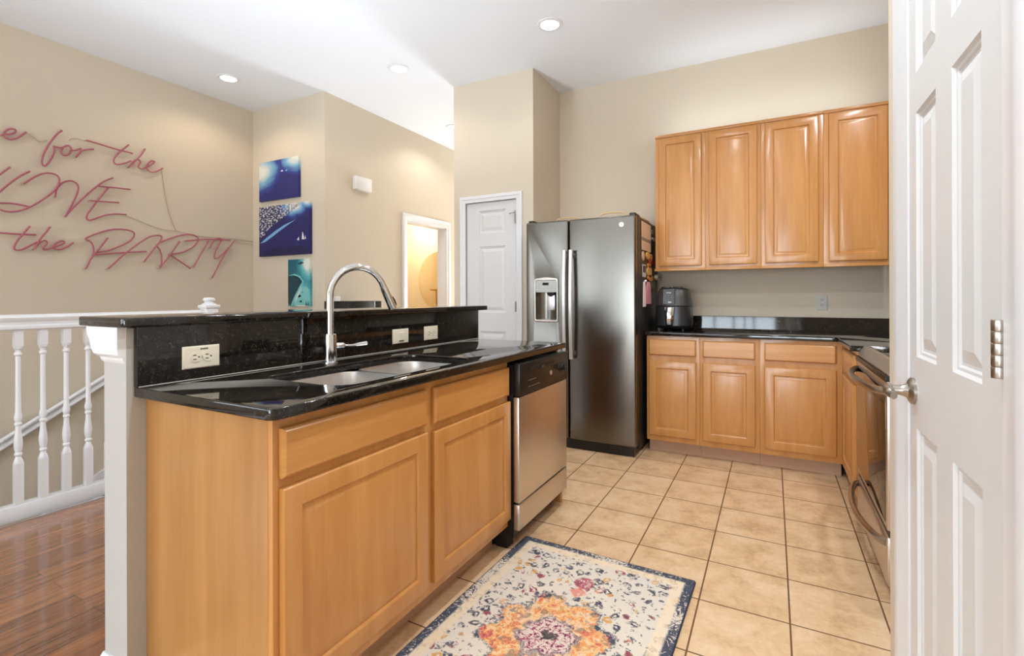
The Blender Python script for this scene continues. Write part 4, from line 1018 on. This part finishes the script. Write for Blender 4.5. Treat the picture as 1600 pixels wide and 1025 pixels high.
art('ocean_picture', 'narrow teal alcove picture with a pale curving wake', *Q3, sea('teal_sea', *Q3, srgb(26, 96, 112), srgb(52, 138, 152), srgb(96, 178, 184), [(.6, .1, .7), (.9, .9, .5)]),
    [('dark_cove', outline(*Q3, [(0, .64), (.25, .66), (.5, .62), (.66, .52), (.5, .40), (.3, .22), (.12, .02), (0, .05)]), M_TD),
     ('pale_wake', outline(*Q3, [(.02, .66), (.3, .69), (.56, .64), (.72, .52), (.56, .38), (.36, .2), (.2, .02), (.14, .02), (.30, .22), (.50, .40), (.62, .52), (.5, .60), (.26, .64)]), M_TL),
     ('dark_boat', outline(*Q3, [(.42, .90), (.60, .95), (.74, .92), (.60, .885)]), M_TD), ('pale_shallows', outline(*Q3, [(.30, .02), (.46, .2), (.62, .36), (.80, .42), (.98, .36), (.98, .02)]), M_TL),
     ('dark_rock', outline(*Q3, [(.46, .22), (.56, .25), (.60, .21), (.5, .18)]), M_TD), ('dark_rock', outline(*Q3, [(.62, .30), (.70, .31), (.68, .27)]), M_TD), ('dark_rock', outline(*Q3, [(.50, .1), (.62, .13), (.64, .08)]), M_TD), ('dark_rock', outline(*Q3, [(.80, .02), (.83, .12), (.87, .02)]), M_TD), ('dark_rock', outline(*Q3, [(.90, .02), (.93, .14), (.96, .02)]), M_TD)])
Q4 = (-4.226, -3.914, .60, 1.060)
art('ocean_picture', 'lowest alcove picture, only its teal top edge showing above the bar', *Q4, sea('teal_sea_low', *Q4, srgb(30, 60, 70), srgb(70, 110, 116), srgb(130, 160, 160), [(.6, 1.0, .5)]))

# door chime, microwave on its console --------------------------------------------
ch = thing('door_chime', 'white rectangular door chime box high on the hall wall', 'door chime', (HX, 3.72, 2.27))
MB().box(HX+.0005, HX+.055, 3.612, 3.828, 2.268, 2.402, .004).build('cover', M_WHITE, ch)
MB().box(HX+.0555, HX+.057, 3.63, 3.81, 2.285, 2.385, .003).build('grille', M_WHITE, ch)
cs = thing('console_table', 'plain white console against the hall wall under the black microwave', 'table', (-3.55, 3.55, 0))
MB().box(-3.735, -3.36, 3.24, 4.05, .82, .85, .003).build('top', M_WHITE, cs)
for x in (-3.715, -3.40):
    for y in (3.275, 4.01): MB().box(x-.02, x+.02, y-.02, y+.02, .0005, .8195).build('leg', M_WHITE, cs)
mw = thing('microwave', 'black microwave just showing over the bar, in front of the hall wall', 'microwave', (-3.55, 3.43, .85))
MB().box(-3.72, -3.395, 3.236, 3.64, .858, 1.142, .004).build('case', M_BLACK, mw)
for x in (-3.70, -3.42):
    for y in (3.26, 3.61): MB().box(x-.012, x+.012, y-.012, y+.012, .8505, .8585).build('foot', M_DARK, mw)
MB().box(-3.3945, -3.375, 3.238, 3.530, .862, 1.140, .003).build('door', M_BLACK, mw)
MB().box(-3.3945, -3.372, 3.531, 3.540, .862, 1.140, .001).build('door_edge', M_SILVER, mw)
MB().box(-3.3945, -3.377, 3.541, 3.638, .862, 1.140, .003).build('control_panel', M_BLACKG, mw)

# recessed downlights ------------------------------------------------------------
def downlight(x, y, label, power, col=(1, .80, .56)):
    t = thing('recessed_downlight', label, 'ceiling light', (x, y, CE), 'recessed ceiling downlights')
    MB().lathe((x, y, 0), [(.062, CE-.001), (.066, CE-.008), (.088, CE-.006), (.092, CE-.0005), (.062, CE-.0005)], 36).build('trim_ring', M_TRIM, t)
    MB().lathe((x, y, 0), [(0, CE-.0045), (.0645, CE-.0045), (.0645, CE-.0008), (0, CE-.0008)], 32).build('diffuser', M_LAMP, t)
    L = bpy.data.lights.new('downlight_beam', 'SPOT'); L.energy = power; L.color = col; L.spot_size = math.radians(152); L.spot_blend = .5; L.shadow_soft_size = .06
    o = bpy.data.objects.new('downlight_beam', L); COL.objects.link(o); o.parent = t; o.location = (0, 0, -.02)
downlight(-4.265, 2.666, 'glowing recessed downlight over the stairwell, leftmost in the photo', 9)
downlight(-2.812, 3.243, 'glowing recessed downlight before the hall, middle of the three', 6, (1, .87, .70))
downlight(-1.404, 3.231, 'glowing recessed downlight over the kitchen aisle, largest in the photo', 6, (.97, .95, .92))
downlight(-3.23, 4.66, 'recessed downlight over the hall, only a glint beside the pantry corner', 11, (1, .95, .88))
downlight(-0.35, 0.95, 'recessed downlight over the rug, out of the photo', 60, (.84, .93, 1))  # this downlight and the next two are invented to brighten the kitchen
downlight(-0.30, 2.20, 'recessed downlight over the middle of the tiled aisle, out of the photo', 26, (.84, .93, 1))
downlight(0.68, 2.75, 'recessed downlight above the range, out of the photo', 40, (.9, .95, 1))

# added fill uplighters, unseen: two behind the camera, a low one behind the bar ------------------
LAMP_TXT = ['tall white uplighter floor lamp on the kitchen tiles behind the camera', 'tall white uplighter floor lamp on the hardwood near the rear windows', 'low white uplighter lamp on the hardwood hidden behind the bar']
for (x, y, pw, hh), lab in zip(UPLIGHTS, LAMP_TXT):
    t = thing('floor_lamp', lab, 'lamp', (x, y, 0), 'uplighter floor lamps')
    MB().lathe((x, y, 0), [(0, .0005), (.14, .0005), (.14, .015), (.03, .03), (0, .03)], 28).build('base', M_WHITE, t)
    MB().lathe((x, y, 0), [(0, .03), (.012, .03), (.012, hh-.04), (0, hh-.04)], 14).build('pole', M_WHITE, t)
    MB().lathe((x, y, hh-1.70), [(0, 1.66), (.03, 1.665), (.12, 1.72), (.16, 1.76), (.155, 1.762), (.115, 1.727), (.03, 1.675), (0, 1.672)], 32).build('bowl_shade', M_WHITE, t)
    L = bpy.data.lights.new('uplight', 'SPOT'); L.energy = pw; L.color = (.80, .91, 1.0); L.spot_size = math.radians(126); L.spot_blend = .6; L.shadow_soft_size = .12
    o = bpy.data.objects.new('uplight', L); COL.objects.link(o); o.parent = t; o.location = (0, 0, hh+.1); o.rotation_euler = (PI, 0, 0)
# strip added out of sight above the wall cabinets to brighten ceiling and wall
t = thing('light_strip', 'slim light strip lying on top of the wall cabinets', 'light', (-.07, 4.16, 2.472))
MB().box(-.80, .66, 4.145, 4.175, 2.4725, 2.487, .002).build('channel', M_WHITE, t)
L = bpy.data.lights.new('strip_light', 'AREA'); L.shape = 'RECTANGLE'; L.size = 1.44; L.size_y = .04; L.energy = STRIP_W; L.color = (.84, .93, 1.0)
o = bpy.data.objects.new('strip_light', L); COL.objects.link(o); o.parent = t; o.location = (0, 0, .02); o.rotation_euler = (PI, 0, 0)
